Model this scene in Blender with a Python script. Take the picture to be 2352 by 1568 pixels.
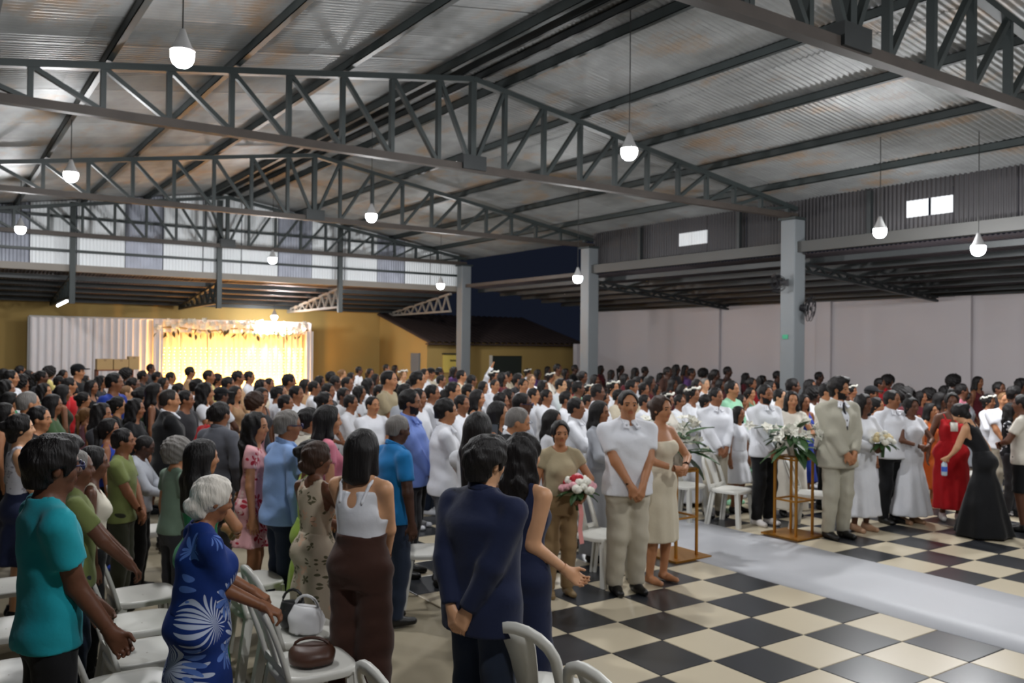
import bpy, bmesh, math, random
import numpy as np
from mathutils import Matrix, Vector
for o in list(bpy.data.objects): bpy.data.objects.remove(o, do_unlink=True)
scene = bpy.context.scene
COL = scene.collection
# ---------------------------------------------------------------- camera (metres; X runs along the white aisle carpet, Y across the hall)
FPX, PITCH, ROLL, YAW = 1957.24, .00646, .01025, 2.54171
CAM = np.array((5.121, -4.548, 2.176))
_fw = np.array((math.cos(YAW) * math.cos(PITCH), math.sin(YAW) * math.cos(PITCH), math.sin(PITCH)))
_r = np.cross(_fw, (0, 0, 1)); _r /= np.linalg.norm(_r); _u = np.cross(_r, _fw)
_R = _r * math.cos(ROLL) + _u * math.sin(ROLL); _U = -_r * math.sin(ROLL) + _u * math.cos(ROLL)
cd = bpy.data.cameras.new('camera'); cam = bpy.data.objects.new('camera', cd); COL.objects.link(cam)
cd.sensor_width = 36.; cd.lens = FPX * 36. / 2352.; cd.clip_end = 300.; cd.clip_start = .05
cam.matrix_world = Matrix(((_R[0], _U[0], -_fw[0], CAM[0]), (_R[1], _U[1], -_fw[1], CAM[1]), (_R[2], _U[2], -_fw[2], CAM[2]), (0, 0, 0, 1)))
scene.camera = cam
# the whole photograph is slightly soft: focused far short of the hall
cd.dof.use_dof = True; cd.dof.focus_distance = 1.9; cd.dof.aperture_fstop = 7.
# ---------------------------------------------------------------- world: night sky outside, plus faint ambient added in place of bounce from the unseen hall
world = bpy.data.worlds.new('night'); scene.world = world; world.use_nodes = True
bg = world.node_tree.nodes['Background']; bg.inputs[0].default_value = (.10, .13, .24, 1); bg.inputs[1].default_value = .06
vs = scene.view_settings; vs.view_transform = 'Standard'; vs.look = 'None'; vs.gamma = 1.; vs.exposure = .10; vs.use_curve_mapping = False
try:
    scene.cycles.max_bounces = 6; scene.cycles.diffuse_bounces = 3; scene.cycles.glossy_bounces = 2
except Exception: pass
LAMP = 700.       # radiant emission of the hanging bulbs
WARM = 8.        # warm up-lights under the curtain
# ---------------------------------------------------------------- small helpers
def at(x, y, z):
    """the point at depth z behind the photograph's pixel (x, y)"""
    return CAM + z * (_fw + _R * (x - 1176) / FPX + _U * (784 - y) / FPX)
def on_floor(x, y, h=0.):
    d = _fw + _R * (x - 1176) / FPX + _U * (784 - y) / FPX
    return CAM + d * (h - CAM[2]) / d[2]
def pix(P):
    d = np.asarray(P, float) - CAM; z = d @ _fw
    return 1176 + FPX * (d @ _R) / z, 784 - FPX * (d @ _U) / z, z
def tag(o, label=None, cat=None, group=None, kind=None):
    if label: o['label'] = label
    if cat: o['category'] = cat
    if group: o['group'] = group
    if kind: o['kind'] = kind
    return o
def link(name, me, parent=None, loc=None, rot=None):
    o = bpy.data.objects.new(name, me); COL.objects.link(o)
    if parent is not None: o.parent = parent
    if loc is not None: o.location = loc
    if rot is not None: o.rotation_euler = rot
    return o
def empty(name, loc=(0, 0, 0), rz=0.):
    o = bpy.data.objects.new(name, None); COL.objects.link(o); o.location = loc; o.rotation_euler = (0, 0, rz); o.empty_display_size = .1
    return o
def copy_tree(o, parent=None):
    c = o.copy(); COL.objects.link(c); c.parent = parent
    for ch in o.children: copy_tree(ch, c)
    return c
class MB:
    """collects boxes, bars, tubes, lofted rings; build() links them as one mesh object"""
    def __init__(s): s.v = []; s.f = []; s.m = []
    def add(s, v, f, mi=0):
        n = len(s.v); s.v += [tuple(map(float, p)) for p in v]; s.f += [tuple(i + n for i in q) for q in f]; s.m += [mi] * len(f)
    def box(s, lo, hi, mi=0):
        x0, y0, z0 = lo; x1, y1, z1 = hi
        s.add([(x0, y0, z0), (x1, y0, z0), (x1, y1, z0), (x0, y1, z0), (x0, y0, z1), (x1, y0, z1), (x1, y1, z1), (x0, y1, z1)],
              [(0, 3, 2, 1), (4, 5, 6, 7), (0, 1, 5, 4), (1, 2, 6, 5), (2, 3, 7, 6), (3, 0, 4, 7)], mi)
    def bar(s, a, b, w, t, side=(1, 0, 0), mi=0):
        """square bar from a to b, t thick along `side`, w across"""
        a = np.asarray(a, float); b = np.asarray(b, float); d = b - a; d /= np.linalg.norm(d)
        S = np.asarray(side, float); S = S - d * (S @ d); S /= np.linalg.norm(S); N = np.cross(d, S)
        c = [S * t / 2 * i + N * w / 2 * j for i, j in ((-1, -1), (1, -1), (1, 1), (-1, 1))]
        s.add([a + x for x in c] + [b + x for x in c], [(0, 3, 2, 1), (4, 5, 6, 7), (0, 1, 5, 4), (1, 2, 6, 5), (2, 3, 7, 6), (3, 0, 4, 7)], mi)
    def tube(s, pts, r, n=8, mi=0, closed=False):
        pts = [np.asarray(p, float) for p in pts]; R = r if hasattr(r, '__len__') else [r] * len(pts); N = len(pts); base = len(s.v)
        up = np.array((0, 0, 1.))
        for i, p in enumerate(pts):
            d = pts[(i + 1) % N] - pts[i - 1] if closed else pts[min(i + 1, N - 1)] - pts[max(i - 1, 0)]
            d = d / max(np.linalg.norm(d), 1e-9); a = np.cross(d, up if abs(d[2]) < .95 else (1, 0, 0)); a /= np.linalg.norm(a); b = np.cross(d, a)
            s.v += [tuple(p + (a * math.cos(t) + b * math.sin(t)) * R[i]) for t in [2 * math.pi * k / n for k in range(n)]]
        for i in range(N if closed else N - 1):
            j = (i + 1) % N
            for k in range(n):
                s.f.append((base + i * n + k, base + i * n + (k + 1) % n, base + j * n + (k + 1) % n, base + j * n + k)); s.m.append(mi)
        if not closed:
            s.f.append(tuple(base + k for k in range(n))[::-1]); s.m.append(mi); s.f.append(tuple(base + (N - 1) * n + k for k in range(n))); s.m.append(mi)
    def ball(s, c, r, n=10, m=7, mi=0):
        r = r if hasattr(r, '__len__') else (r, r, r); base = len(s.v)
        for i in range(1, m):
            ph = math.pi * i / m
            for k in range(n):
                th = 2 * math.pi * k / n; s.v.append((c[0] + r[0] * math.sin(ph) * math.cos(th), c[1] + r[1] * math.sin(ph) * math.sin(th), c[2] + r[2] * math.cos(ph)))
        s.v += [(c[0], c[1], c[2] + r[2]), (c[0], c[1], c[2] - r[2])]; T = base + (m - 1) * n
        for i in range(m - 2):
            for k in range(n):
                s.f.append((base + i * n + k, base + (i + 1) * n + k, base + (i + 1) * n + (k + 1) % n, base + i * n + (k + 1) % n)); s.m.append(mi)
        for k in range(n):
            s.f.append((T, base + k, base + (k + 1) % n)); s.m.append(mi); s.f.append((T + 1, base + (m - 2) * n + (k + 1) % n, base + (m - 2) * n + k)); s.m.append(mi)
    def mesh(s, name, mats, smooth=False):
        me = bpy.data.meshes.new(name); me.from_pydata(s.v, [], s.f)
        for m in (mats if isinstance(mats, (list, tuple)) else [mats]): me.materials.append(m)
        if any(s.m): me.polygons.foreach_set('material_index', s.m)
        if smooth: me.polygons.foreach_set('use_smooth', [True] * len(me.polygons))
        me.update(); return me
    def build(s, name, mats, parent=None, loc=None, smooth=False, bevel=0.):
        o = link(name, s.mesh(name, mats, smooth), parent, loc)
        if bevel:
            b = o.modifiers.new('bevel', 'BEVEL'); b.width = bevel; b.segments = 2; b.limit_method = 'ANGLE'
        return o
# ---------------------------------------------------------------- materials
M = {}
def mat(name, col, rough=.6, metal=0., spec=.5, bump=0., bscale=40., var=0., vscale=6., stretch=(1, 1, 1), emit=None, estr=0., coords='Object', sheen=0.):
    m = bpy.data.materials.new(name); m.use_nodes = True; nt = m.node_tree; b = nt.nodes['Principled BSDF']
    col = tuple(col) + (1,); b.inputs['Base Color'].default_value = col; b.inputs['Roughness'].default_value = rough; b.inputs['Metallic'].default_value = metal
    b.inputs['Specular IOR Level'].default_value = spec
    if sheen: b.inputs['Sheen Weight'].default_value = sheen
    if emit: b.inputs['Emission Color'].default_value = tuple(emit) + (1,); b.inputs['Emission Strength'].default_value = estr
    if bump or var:
        tc = nt.nodes.new('ShaderNodeTexCoord'); mp = nt.nodes.new('ShaderNodeMapping'); mp.inputs['Scale'].default_value = stretch
        nt.links.new(tc.outputs[coords], mp.inputs[0])
    if var:
        n = nt.nodes.new('ShaderNodeTexNoise'); n.inputs['Scale'].default_value = vscale; n.inputs['Detail'].default_value = 5.
        nt.links.new(mp.outputs[0], n.inputs['Vector'])
        x = nt.nodes.new('ShaderNodeMix'); x.data_type = 'RGBA'; x.inputs[6].default_value = tuple(max(c * (1 - var), 0) for c in col[:3]) + (1,); x.inputs[7].default_value = tuple(min(c * (1 + var), 1) for c in col[:3]) + (1,)
        nt.links.new(n.outputs['Fac'], x.inputs[0]); nt.links.new(x.outputs[2], b.inputs['Base Color'])
    if bump:
        n2 = nt.nodes.new('ShaderNodeTexNoise'); n2.inputs['Scale'].default_value = bscale; n2.inputs['Detail'].default_value = 3.
        nt.links.new(mp.outputs[0], n2.inputs['Vector'])
        bp = nt.nodes.new('ShaderNodeBump'); bp.inputs['Strength'].default_value = bump; bp.inputs['Distance'].default_value = .01
        nt.links.new(n2.outputs['Fac'], bp.inputs['Height']); nt.links.new(bp.outputs[0], b.inputs['Normal'])
    M[name] = m; return m
def lin(r, g, b):
    f = lambda c: (c / 255 / 12.92) if c / 255 <= .04045 else ((c / 255 + .055) / 1.055) ** 2.4
    return f(r), f(g), f(b)
SKINS = [lin(226, 182, 150), lin(205, 155, 118), lin(176, 122, 86), lin(140, 92, 64), lin(100, 64, 46), lin(72, 46, 35)]
def skin(i):
    n = 'skin_%d' % i
    return M.get(n) or mat(n, SKINS[i], .48, spec=.4, var=.10, vscale=14.)
def lipmat(i):
    n = 'lip_%d' % i; c = SKINS[i]
    return M.get(n) or mat(n, (c[0] * .8, c[1] * .55, c[2] * .6), .4)
HAIRS = {'black': lin(22, 19, 19), 'brown': lin(52, 34, 24), 'grey': lin(120, 116, 112), 'white': lin(212, 206, 196), 'dyed': lin(120, 84, 48), 'fair': lin(120, 88, 58), 'cut': lin(38, 33, 31)}
def hairmat(k):
    n = 'hair_' + k
    return M.get(n) or mat(n, HAIRS[k], .52, spec=.3, bump=.8, bscale=90., stretch=(1, 1, .12), var=.35, vscale=40.)
CLOTHS = {'white': (226, 228, 234), 'offwhite': (216, 210, 198), 'cream': (206, 196, 174), 'beige': (170, 156, 126), 'khaki': (142, 116, 82), 'sand': (190, 182, 164), 'suit': (178, 174, 158), 'teal': (24, 150, 164), 'olive': (112, 122, 70),
          'darkolive': (48, 50, 36), 'lightblue': (140, 172, 222), 'lavender': (116, 140, 206), 'blue': (26, 116, 178), 'royal': (30, 58, 150), 'navy': (26, 34, 62), 'jeans': (30, 40, 58), 'black': (17, 18, 21), 'charcoal': (50, 50, 54),
          'grey': (86, 88, 96), 'lightgrey': (168, 172, 180), 'pink': (206, 120, 138), 'mauve': (140, 92, 104), 'red': (190, 26, 34), 'crimson': (150, 20, 32), 'brown': (66, 42, 34), 'green': (22, 132, 84), 'sage': (118, 140, 122),
          'mint': (150, 206, 172), 'moss': (70, 96, 62), 'yellow': (214, 200, 128), 'gold': (206, 178, 98), 'orange': (206, 100, 40), 'purple': (88, 58, 110), 'lime': (150, 180, 70), 'magenta': (190, 40, 90), 'tan': (176, 140, 104), 'maroon': (84, 26, 34), 'skyblue': (120, 160, 210)}
def cloth(k):
    n = 'cloth_' + k
    if n in M: return M[n]
    if k in PRINTS: return PRINTS[k](n)
    return mat(n, lin(*CLOTHS[k]), .82, spec=.25, bump=.25, bscale=24., var=.07, vscale=9., sheen=.1)
def _print(n, base, marks):
    """cloth with a flat print: marks = list of (scale, rays, radius, colour, seed offset)"""
    m = mat(n, base, .8, spec=.25, bump=.2, bscale=24.); nt = m.node_tree; b = nt.nodes['Principled BSDF']
    tc = nt.nodes.new('ShaderNodeTexCoord'); prev = None
    rgb = nt.nodes.new('ShaderNodeRGB'); rgb.outputs[0].default_value = tuple(base) + (1,); prev = rgb.outputs[0]
    for sc, rays, rad, col, off, *few in marks:
        mp = nt.nodes.new('ShaderNodeMapping'); mp.inputs['Location'].default_value = (off, off * 1.7, off * .6); mp.inputs['Scale'].default_value = (sc, sc, sc * .8); nt.links.new(tc.outputs['Object'], mp.inputs[0])
        vo = nt.nodes.new('ShaderNodeTexVoronoi'); vo.inputs['Scale'].default_value = 1.; nt.links.new(mp.outputs[0], vo.inputs['Vector'])
        sub = nt.nodes.new('ShaderNodeVectorMath'); sub.operation = 'SUBTRACT'; nt.links.new(mp.outputs[0], sub.inputs[0]); nt.links.new(vo.outputs['Position'], sub.inputs[1])
        sx = nt.nodes.new('ShaderNodeSeparateXYZ'); nt.links.new(sub.outputs[0], sx.inputs[0])
        def mt(op, a, b_=None, c=None):
            q = nt.nodes.new('ShaderNodeMath'); q.operation = op
            for i, x in enumerate((a, b_, c)):
                if x is None: continue
                if isinstance(x, (int, float)): q.inputs[i].default_value = x
                else: nt.links.new(x, q.inputs[i])
            return q.outputs[0]
        s1 = mt('ADD', sx.outputs[0], sx.outputs[1]); ang = mt('ARCTAN2', s1, sx.outputs[2])
        wav = mt('ABSOLUTE', mt('SINE', mt('MULTIPLY', ang, rays / 2.)))
        lim = mt('MULTIPLY_ADD', wav, rad * .9, rad * .1)
        msk = mt('LESS_THAN', vo.outputs['Distance'], lim)
        # only some cells carry a mark
        sc_ = nt.nodes.new('ShaderNodeSeparateColor'); nt.links.new(vo.outputs['Color'], sc_.inputs[0])
        msk = mt('MULTIPLY', msk, mt('GREATER_THAN', sc_.outputs[0], few[0] if few else .25))
        x = nt.nodes.new('ShaderNodeMix'); x.data_type = 'RGBA'; nt.links.new(msk, x.inputs[0]); nt.links.new(prev, x.inputs[6]); x.inputs[7].default_value = tuple(col) + (1,); prev = x.outputs[2]
    nt.links.new(prev, b.inputs['Base Color']); return m
PRINTS = {
    'bluefern': lambda n: _print(n, lin(22, 50, 118), [(5.2, 22, .60, lin(186, 196, 218), 0., .45), (6.2, 9, .44, lin(92, 124, 196), 3.3, .55)]),
    'pinkflower': lambda n: _print(n, lin(222, 168, 172), [(11., 5, .5, lin(178, 46, 62), 0.), (15., 4, .4, lin(238, 208, 204), 2.1)]),
    'beigeflower': lambda n: _print(n, lin(190, 176, 156), [(15., 5, .40, lin(96, 92, 70), 0.), (11., 4, .36, lin(206, 170, 146), 4.1)]),
    'lace': lambda n: _print(n, lin(206, 206, 214), [(22., 5, .5, lin(150, 148, 160), 0.)]),
    'whiteflower': lambda n: _print(n, lin(214, 208, 192), [(12., 5, .4, lin(120, 128, 96), 0.)]),
    'blackwhite': lambda n: _print(n, lin(24, 24, 28), [(9., 5, .45, lin(200, 200, 204), 0.)]),
}
mat('eye', lin(58, 42, 36), .3)
mat('glasses', lin(44, 46, 84), .3)
mat('paper', lin(225, 222, 212), .7)
mat('petal_white', lin(236, 234, 222), .7, var=.06)
for k, c in {'black': (16, 15, 15), 'white': (214, 210, 208), 'brown': (78, 50, 32), 'nude': (178, 140, 112), 'gold': (126, 104, 70), 'red': (150, 30, 30)}.items(): mat('shoe_' + k, lin(*c), .45)
# ---------------------------------------------------------------- setting: floor, walls, roofs
rnd = random.Random(4)
def rusty(name, base, rust, metal=.35, rough=.5, amount=.56, sc=(.35, 1.6, 1.)):
    m = mat(name, base, rough, metal); nt = m.node_tree; b = nt.nodes['Principled BSDF']
    g = nt.nodes.new('ShaderNodeNewGeometry'); mp = nt.nodes.new('ShaderNodeMapping'); mp.inputs['Scale'].default_value = sc; nt.links.new(g.outputs['Position'], mp.inputs[0])
    n1 = nt.nodes.new('ShaderNodeTexNoise'); n1.inputs['Scale'].default_value = 1.; n1.inputs['Detail'].default_value = 6.; n1.inputs['Roughness'].default_value = .62; nt.links.new(mp.outputs[0], n1.inputs['Vector'])
    r1 = nt.nodes.new('ShaderNodeValToRGB'); r1.color_ramp.elements[0].position = amount; r1.color_ramp.elements[0].color = (0, 0, 0, 1); r1.color_ramp.elements[1].position = amount + .14; r1.color_ramp.elements[1].color = (.8, .8, .8, 1)
    nt.links.new(n1.outputs['Fac'], r1.inputs[0])
    n2 = nt.nodes.new('ShaderNodeTexNoise'); n2.inputs['Scale'].default_value = 2.3; n2.inputs['Detail'].default_value = 4.; nt.links.new(mp.outputs[0], n2.inputs['Vector'])
    oi = nt.nodes.new('ShaderNodeObjectInfo')
    mx = nt.nodes.new('ShaderNodeMix'); mx.data_type = 'RGBA'; mx.inputs[6].default_value = tuple(c * .62 for c in base) + (1,); mx.inputs[7].default_value = tuple(min(c * 1.5, 1) for c in base) + (1,)
    ad = nt.nodes.new('ShaderNodeMath'); ad.operation = 'MULTIPLY_ADD'; ad.inputs[1].default_value = .45; nt.links.new(oi.outputs['Random'], ad.inputs[0]); 
    sb = nt.nodes.new('ShaderNodeMath'); sb.operation = 'SUBTRACT'; sb.inputs[1].default_value = .22; nt.links.new(n2.outputs['Fac'], sb.inputs[0]); nt.links.new(sb.outputs[0], ad.inputs[2]); nt.links.new(ad.outputs[0], mx.inputs[0])
    m2 = nt.nodes.new('ShaderNodeMix'); m2.data_type = 'RGBA'; nt.links.new(r1.outputs[0], m2.inputs[0]); nt.links.new(mx.outputs[2], m2.inputs[6]); m2.inputs[7].default_value = tuple(rust) + (1,)
    nt.links.new(m2.outputs[2], b.inputs['Base Color'])
    return m
rusty('roof_metal', lin(138, 140, 140), lin(152, 128, 104), sc=(.8, 1.5, 1.), amount=.53)
rusty('lean_metal', lin(88, 82, 88), lin(110, 80, 70), amount=.6)
rusty('wall_metal', lin(150, 154, 165), lin(110, 100, 92), metal=.2, amount=.68)
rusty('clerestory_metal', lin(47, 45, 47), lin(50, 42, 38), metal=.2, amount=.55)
mat('translucent', lin(228, 232, 234), .45, var=.06, vscale=2., stretch=(6, 6, .6), coords='Generated')
mat('steel', lin(46, 53, 53), .5, .1, var=.25, vscale=5.)
mat('steel_rust', lin(62, 55, 50), .6, .1, var=.35, vscale=4.)
mat('steel_dark', lin(36, 40, 41), .5, .1, var=.2)
mat('column_paint', lin(112, 117, 120), .55, var=.06, vscale=3.)
mat('gable_paint', lin(128, 122, 114), .6, var=.12, vscale=2.)
mat('beam_paint', lin(64, 64, 62), .6, var=.12, vscale=2.)
mat('plaster', lin(188, 182, 184), .85, var=.04, vscale=.8, bump=.1, bscale=8.)
mat('ochre', lin(160, 134, 78), .85, var=.07, vscale=.7, bump=.1, bscale=8.)
mat('concrete', lin(150, 140, 118), .75, var=.18, vscale=1.1, bump=.2, bscale=12.)
mat('tile_beige', lin(204, 192, 166), .30, spec=.5, var=.05, vscale=2.)
mat('tile_black', lin(46, 48, 52), .28, spec=.5, var=.15, vscale=2.)
mat('carpet', lin(188, 190, 195), .48, spec=.5, var=.04, vscale=.7, bump=.25, bscale=1.4)
mat('roof_clay', lin(56, 42, 38), .85, var=.3, vscale=3.)
mat('door_dark', lin(30, 38, 32), .6); mat('window_grey', lin(96, 106, 116), .4); mat('sign_yellow', lin(214, 190, 96), .6); mat('ink', lin(30, 28, 26), .6); mat('trim_white', lin(206, 200, 188), .6)
# ---- floor: rough concrete with a chequer of 0.5 m tiles in the middle of the hall
fl = tag(MB().build('floor', M['concrete']) if False else empty('floor'), kind='structure')
b_ = MB(); b_.box((-24, -12, -.2), (9, 15, -.012)); b_.build('slab', M['concrete'], fl)
def tile_mesh(name, m):
    t = MB(); g = .0035; h = .25 - g; e = .004
    lo = [(-h, -h), (h, -h), (h, h), (-h, h)]; hi = [(x * (h - e) / h, y * (h - e) / h) for x, y in lo]
    t.add([(x, y, -.02) for x, y in lo] + [(x, y, -.003) for x, y in lo] + [(x, y, 0.) for x, y in hi],
          [(0, 1, 5, 4), (1, 2, 6, 5), (2, 3, 7, 6), (3, 0, 4, 7), (4, 5, 9, 8), (5, 6, 10, 9), (6, 7, 11, 10), (7, 4, 8, 11), (8, 9, 10, 11)])
    return t.mesh(name, M[m])
TB, TK = tile_mesh('tile', 'tile_beige'), tile_mesh('tile', 'tile_black')
cells = []
for iu in range(-34, 13):
    for iv in range(-2, 24):
        if 4 <= iv <= 6: continue
        c = (iu * .5 + .25, iv * .5 + .25, 0); x, y, z = pix(c)
        if z > 1.5: cells.append((-(1 if (-100 < x < 2450 and y < 1650) else 0) / z * (1 if (c[0] > -3.5 and (c[1] < 2 or c[0] > -4)) else .3), iu, iv, c))
cells.sort(); rest = MB()
for k, (_, iu, iv, c) in enumerate(cells):
    black = (iu + iv) % 2 == 0
    if k < 296: link('tile', TK if black else TB, fl, c)
    else:
        h = .2465; rest.add([(c[0] - h, c[1] - h, -.001), (c[0] + h, c[1] - h, -.001), (c[0] + h, c[1] + h, -.001), (c[0] - h, c[1] + h, -.001)], [(0, 1, 2, 3)], 1 if black else 0)
tag(rest.build('tile_field', [M['tile_beige'], M['tile_black']], fl), kind='stuff')
cp = MB(); n = 60
for i in range(n + 1):
    for j, (y, z) in enumerate(((1.99, 0.), (1.99, .004), (2.4, .005), (2.75, .005), (3.1, .005), (3.51, .004), (3.51, 0.))):
        cp.v.append((-15 + 21 * i / n, y + .012 * math.sin(i * 1.3) * (1 if j in (0, 1, 5, 6) else 0), z + (.003 * math.sin(i * .9 + j * 1.7) + .002 if 1 < j < 5 else 0)))
for i in range(n):
    for j in range(6): cp.f.append((i * 7 + j, (i + 1) * 7 + j, (i + 1) * 7 + j + 1, i * 7 + j + 1)); cp.m.append(0)
tag(cp.build('aisle_carpet', M['carpet'], smooth=True), 'long white glossy aisle carpet laid across the black and beige chequered floor', 'carpet')
# ---- main roof
RY, RZ, SL = 1.77, 6.15, .155
zr = lambda y: RZ - SL * abs(y - RY)
def corr(name, m, W, L, amp=.011, waves=13, per=5, along='y', top=None):
    """corrugated sheet W wide, L long; waves run across the width"""
    s = MB(); n = waves * per
    for i in range(n + 1):
        x = W * i / n; z = amp * math.sin(2 * math.pi * waves * i / n)
        s.v += [(x, 0, z), (x, L, z)]
    for i in range(n): s.f.append((2 * i, 2 * i + 2, 2 * i + 3, 2 * i + 1)); s.m.append(0)
    return s.mesh(name, M[m], True)
ceil = tag(empty('ceiling'), kind='structure')
SLEN = math.hypot(1, SL); ang = math.atan(SL)
rows = [(0., 2.62), (2.5, 5.12), (5.0, 7.75)]
for side in (1, -1):
    for r, (d0, d1) in enumerate(rows):
        me = corr('roof_sheet', 'roof_metal', 1.06, (d1 - d0) * SLEN)
        for i in range(26):
            x = -18.0 + i * 1.0
            if x > 7: continue
            y0 = RY + side * d0; z0 = zr(y0) - .006 * r + (.004 if i % 2 else 0)
            if side == 1: o = link('roof_sheet', me, ceil, (x, y0, z0), (-ang, 0, 0))
            else: o = link('roof_sheet', me, ceil, (x + 1.06, y0, z0), (ang, 0, math.pi)); 
            if side == -1: o.rotation_euler = (-ang, 0, math.pi)
# purlins
def channel(s, a, b, hgt, wid):
    """C-section purlin with its open side facing +Y"""
    (x0, y, z), x1 = a, b
    s.box((x0, y, z), (x1, y + .008, z + hgt)); s.box((x0, y, z), (x1, y + wid, z + .008)); s.box((x0, y, z + hgt - .008), (x1, y + wid, z + hgt))
PY = [RY + o for o in (-5.9, -4.75, -3.35, -1.95, -.54, -.20, .14, .50, 1.95, 3.37, 4.80, 6.20)]
nm = {-5.9: 'outermost', }
for i, y in enumerate(PY):
    s = MB(); hgt = .13 if i in (4, 7) else .11
    channel(s, (-17.8, y, zr(y) - .02 - hgt), 7.2, hgt, .07 if i not in (5, 6) else .05)
    txt = {0: 'left roof slope beyond the last hanging lamp row', 1: 'left roof slope near the hall edge', 2: 'left roof slope, second in from the edge', 3: 'left roof slope, third in from the edge', 4: 'left side of the ridge', 5: 'left half of the ridge pair', 6: 'right half of the ridge pair', 7: 'right side of the ridge',
           8: 'right roof slope, first below the ridge', 9: 'right roof slope, second below the ridge', 10: 'right roof slope, third below the ridge', 11: 'right roof slope closest to the clerestory wall'}[i]
    tag(s.build('purlin', M['steel'] if i not in (5, 6) else M['steel_dark']), 'long dark green steel purlin under the ' + txt, 'purlin', 'roof purlins')
# trusses
offs = [.55, 1.26, 1.96, 2.67, 3.37, 4.08, 4.77, 5.47, 6.2, 6.95]
BZ, TZ = 4.70, 5.96; ztop = lambda o: TZ - .156 * o
def truss(x, label):
    e = tag(empty('roof_truss', (x, RY, 0)), label, 'truss', 'roof trusses')
    def bar(name, a, b, w, t, m='steel'):
        s = MB(); s.bar(a, b, w, t); return s.build(name, M[m], e)
    for sd in (1, -1):
        for dx in (-.035, .035): pass
        bar('top_chord', (0, 0, ztop(0)), (0, sd * 7.2, ztop(7.2)), .075, .10)
    bar('bottom_chord', (0, -7.2, BZ), (0, 7.2, BZ), .098, .11, 'steel_rust')
    bar('ridge_post', (0, 0, BZ), (0, 0, ztop(0)), .085, .09)
    g = MB(); g.box((-.09, -.19, BZ - .03), (.09, .19, BZ + .17)); g.build('gusset_plate', M['steel_dark'], e)
    for sd in (1, -1):
        prev = 0.
        for o in offs:
            bar('vertical', (0, sd * o, BZ), (0, sd * o, ztop(o)), .055, .08)
            if ztop(o) - BZ > .1: bar('diagonal', (0, sd * (o - .03), ztop(o) - .03), (0, sd * (prev + .03), BZ + .04), .05, .07)
            prev = o
    return e
truss(.83, 'dark steel roof truss overhead in the upper right corner of the picture')
truss(-5.17, 'steel roof truss whose chord ends on the column with the wall fans')
truss(-11.17, 'steel roof truss between the fan column truss and the pale gable wall')
truss(-17.17, 'distant steel roof truss standing directly before the pale gable wall')
# columns
def column(x, lab):
    e = tag(empty('column', (x, 8.9, 0)), lab, 'column', 'grey square columns')
    s = MB(); s.box((-.16, -.16, 0), (.16, .16, 4.62)); s.build('shaft', M['column_paint'], e, bevel=.015)
    s = MB(); s.box((-.2, -.2, 4.62), (.2, .2, 4.66)); s.build('cap_plate', M['steel'], e)
    return e
column(-5.17, 'grey square column carrying the wall fans, closest to the camera'); column(-11.17, 'grey square column tinted orange low down by the curtain glow'); column(-17.17, 'grey square column standing before the tiled yellow house')
# gable wall of corrugated sheets
gw = tag(empty('wall_back'), kind='structure')
def vsheet(y0, y1, m, name, z0=4.0):
    s = MB(); n = max(4, int((y1 - y0) / .0762 * 5))
    for i in range(n + 1):
        y = y0 + (y1 - y0) * i / n; x = .012 * math.sin((y) / .0762 * 2 * math.pi)
        s.v += [(-17.62 + x, y, z0), (-17.62 + x, y, zr(y) - .03)]
    for i in range(n): s.f.append((2 * i, 2 * i + 2, 2 * i + 3, 2 * i + 1)); s.m.append(0)
    s.build(name, M[m], gw, smooth=True)
edges = [-6.3, -5.4, -4.5, -3.6, -2.64, -1.66, -.58, .3, 1.28, 2.27, 3.27, 4.22, 5.2, 6.22, 7.1, 7.98, 9.0]
clear = {(-2.64, -1.66), (-1.66, -.58), (.3, 1.28), (1.28, 2.27), (2.27, 3.27), (4.22, 5.2), (5.2, 6.22), (7.1, 7.98), (7.98, 9.0)}
for a, b in zip(edges, edges[1:]): vsheet(a + .01, b - .01, 'translucent' if (a, b) in clear else 'wall_metal', 'translucent_sheet' if (a, b) in clear else 'cladding_sheet')
for z in (4.35, 5.15):
    s = MB(); s.bar((-17.5, -6.2, z), (-17.5, 8.9, z), .06, .06); s.build('girt', M['steel'], gw)
for y in (-1.77, 1.64, 4.98):
    s = MB(); s.bar((-17.42, y, 3.1), (-17.42, y, min(zr(y) - .1, 5.9)), .12, .12); s.build('gable_post', M['steel'], gw)
s = MB(); s.box((-17.66, -6.3, 3.86), (-17.44, 9.0, 4.02)); s.build('gable_beam', M['gable_paint'], gw)
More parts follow.
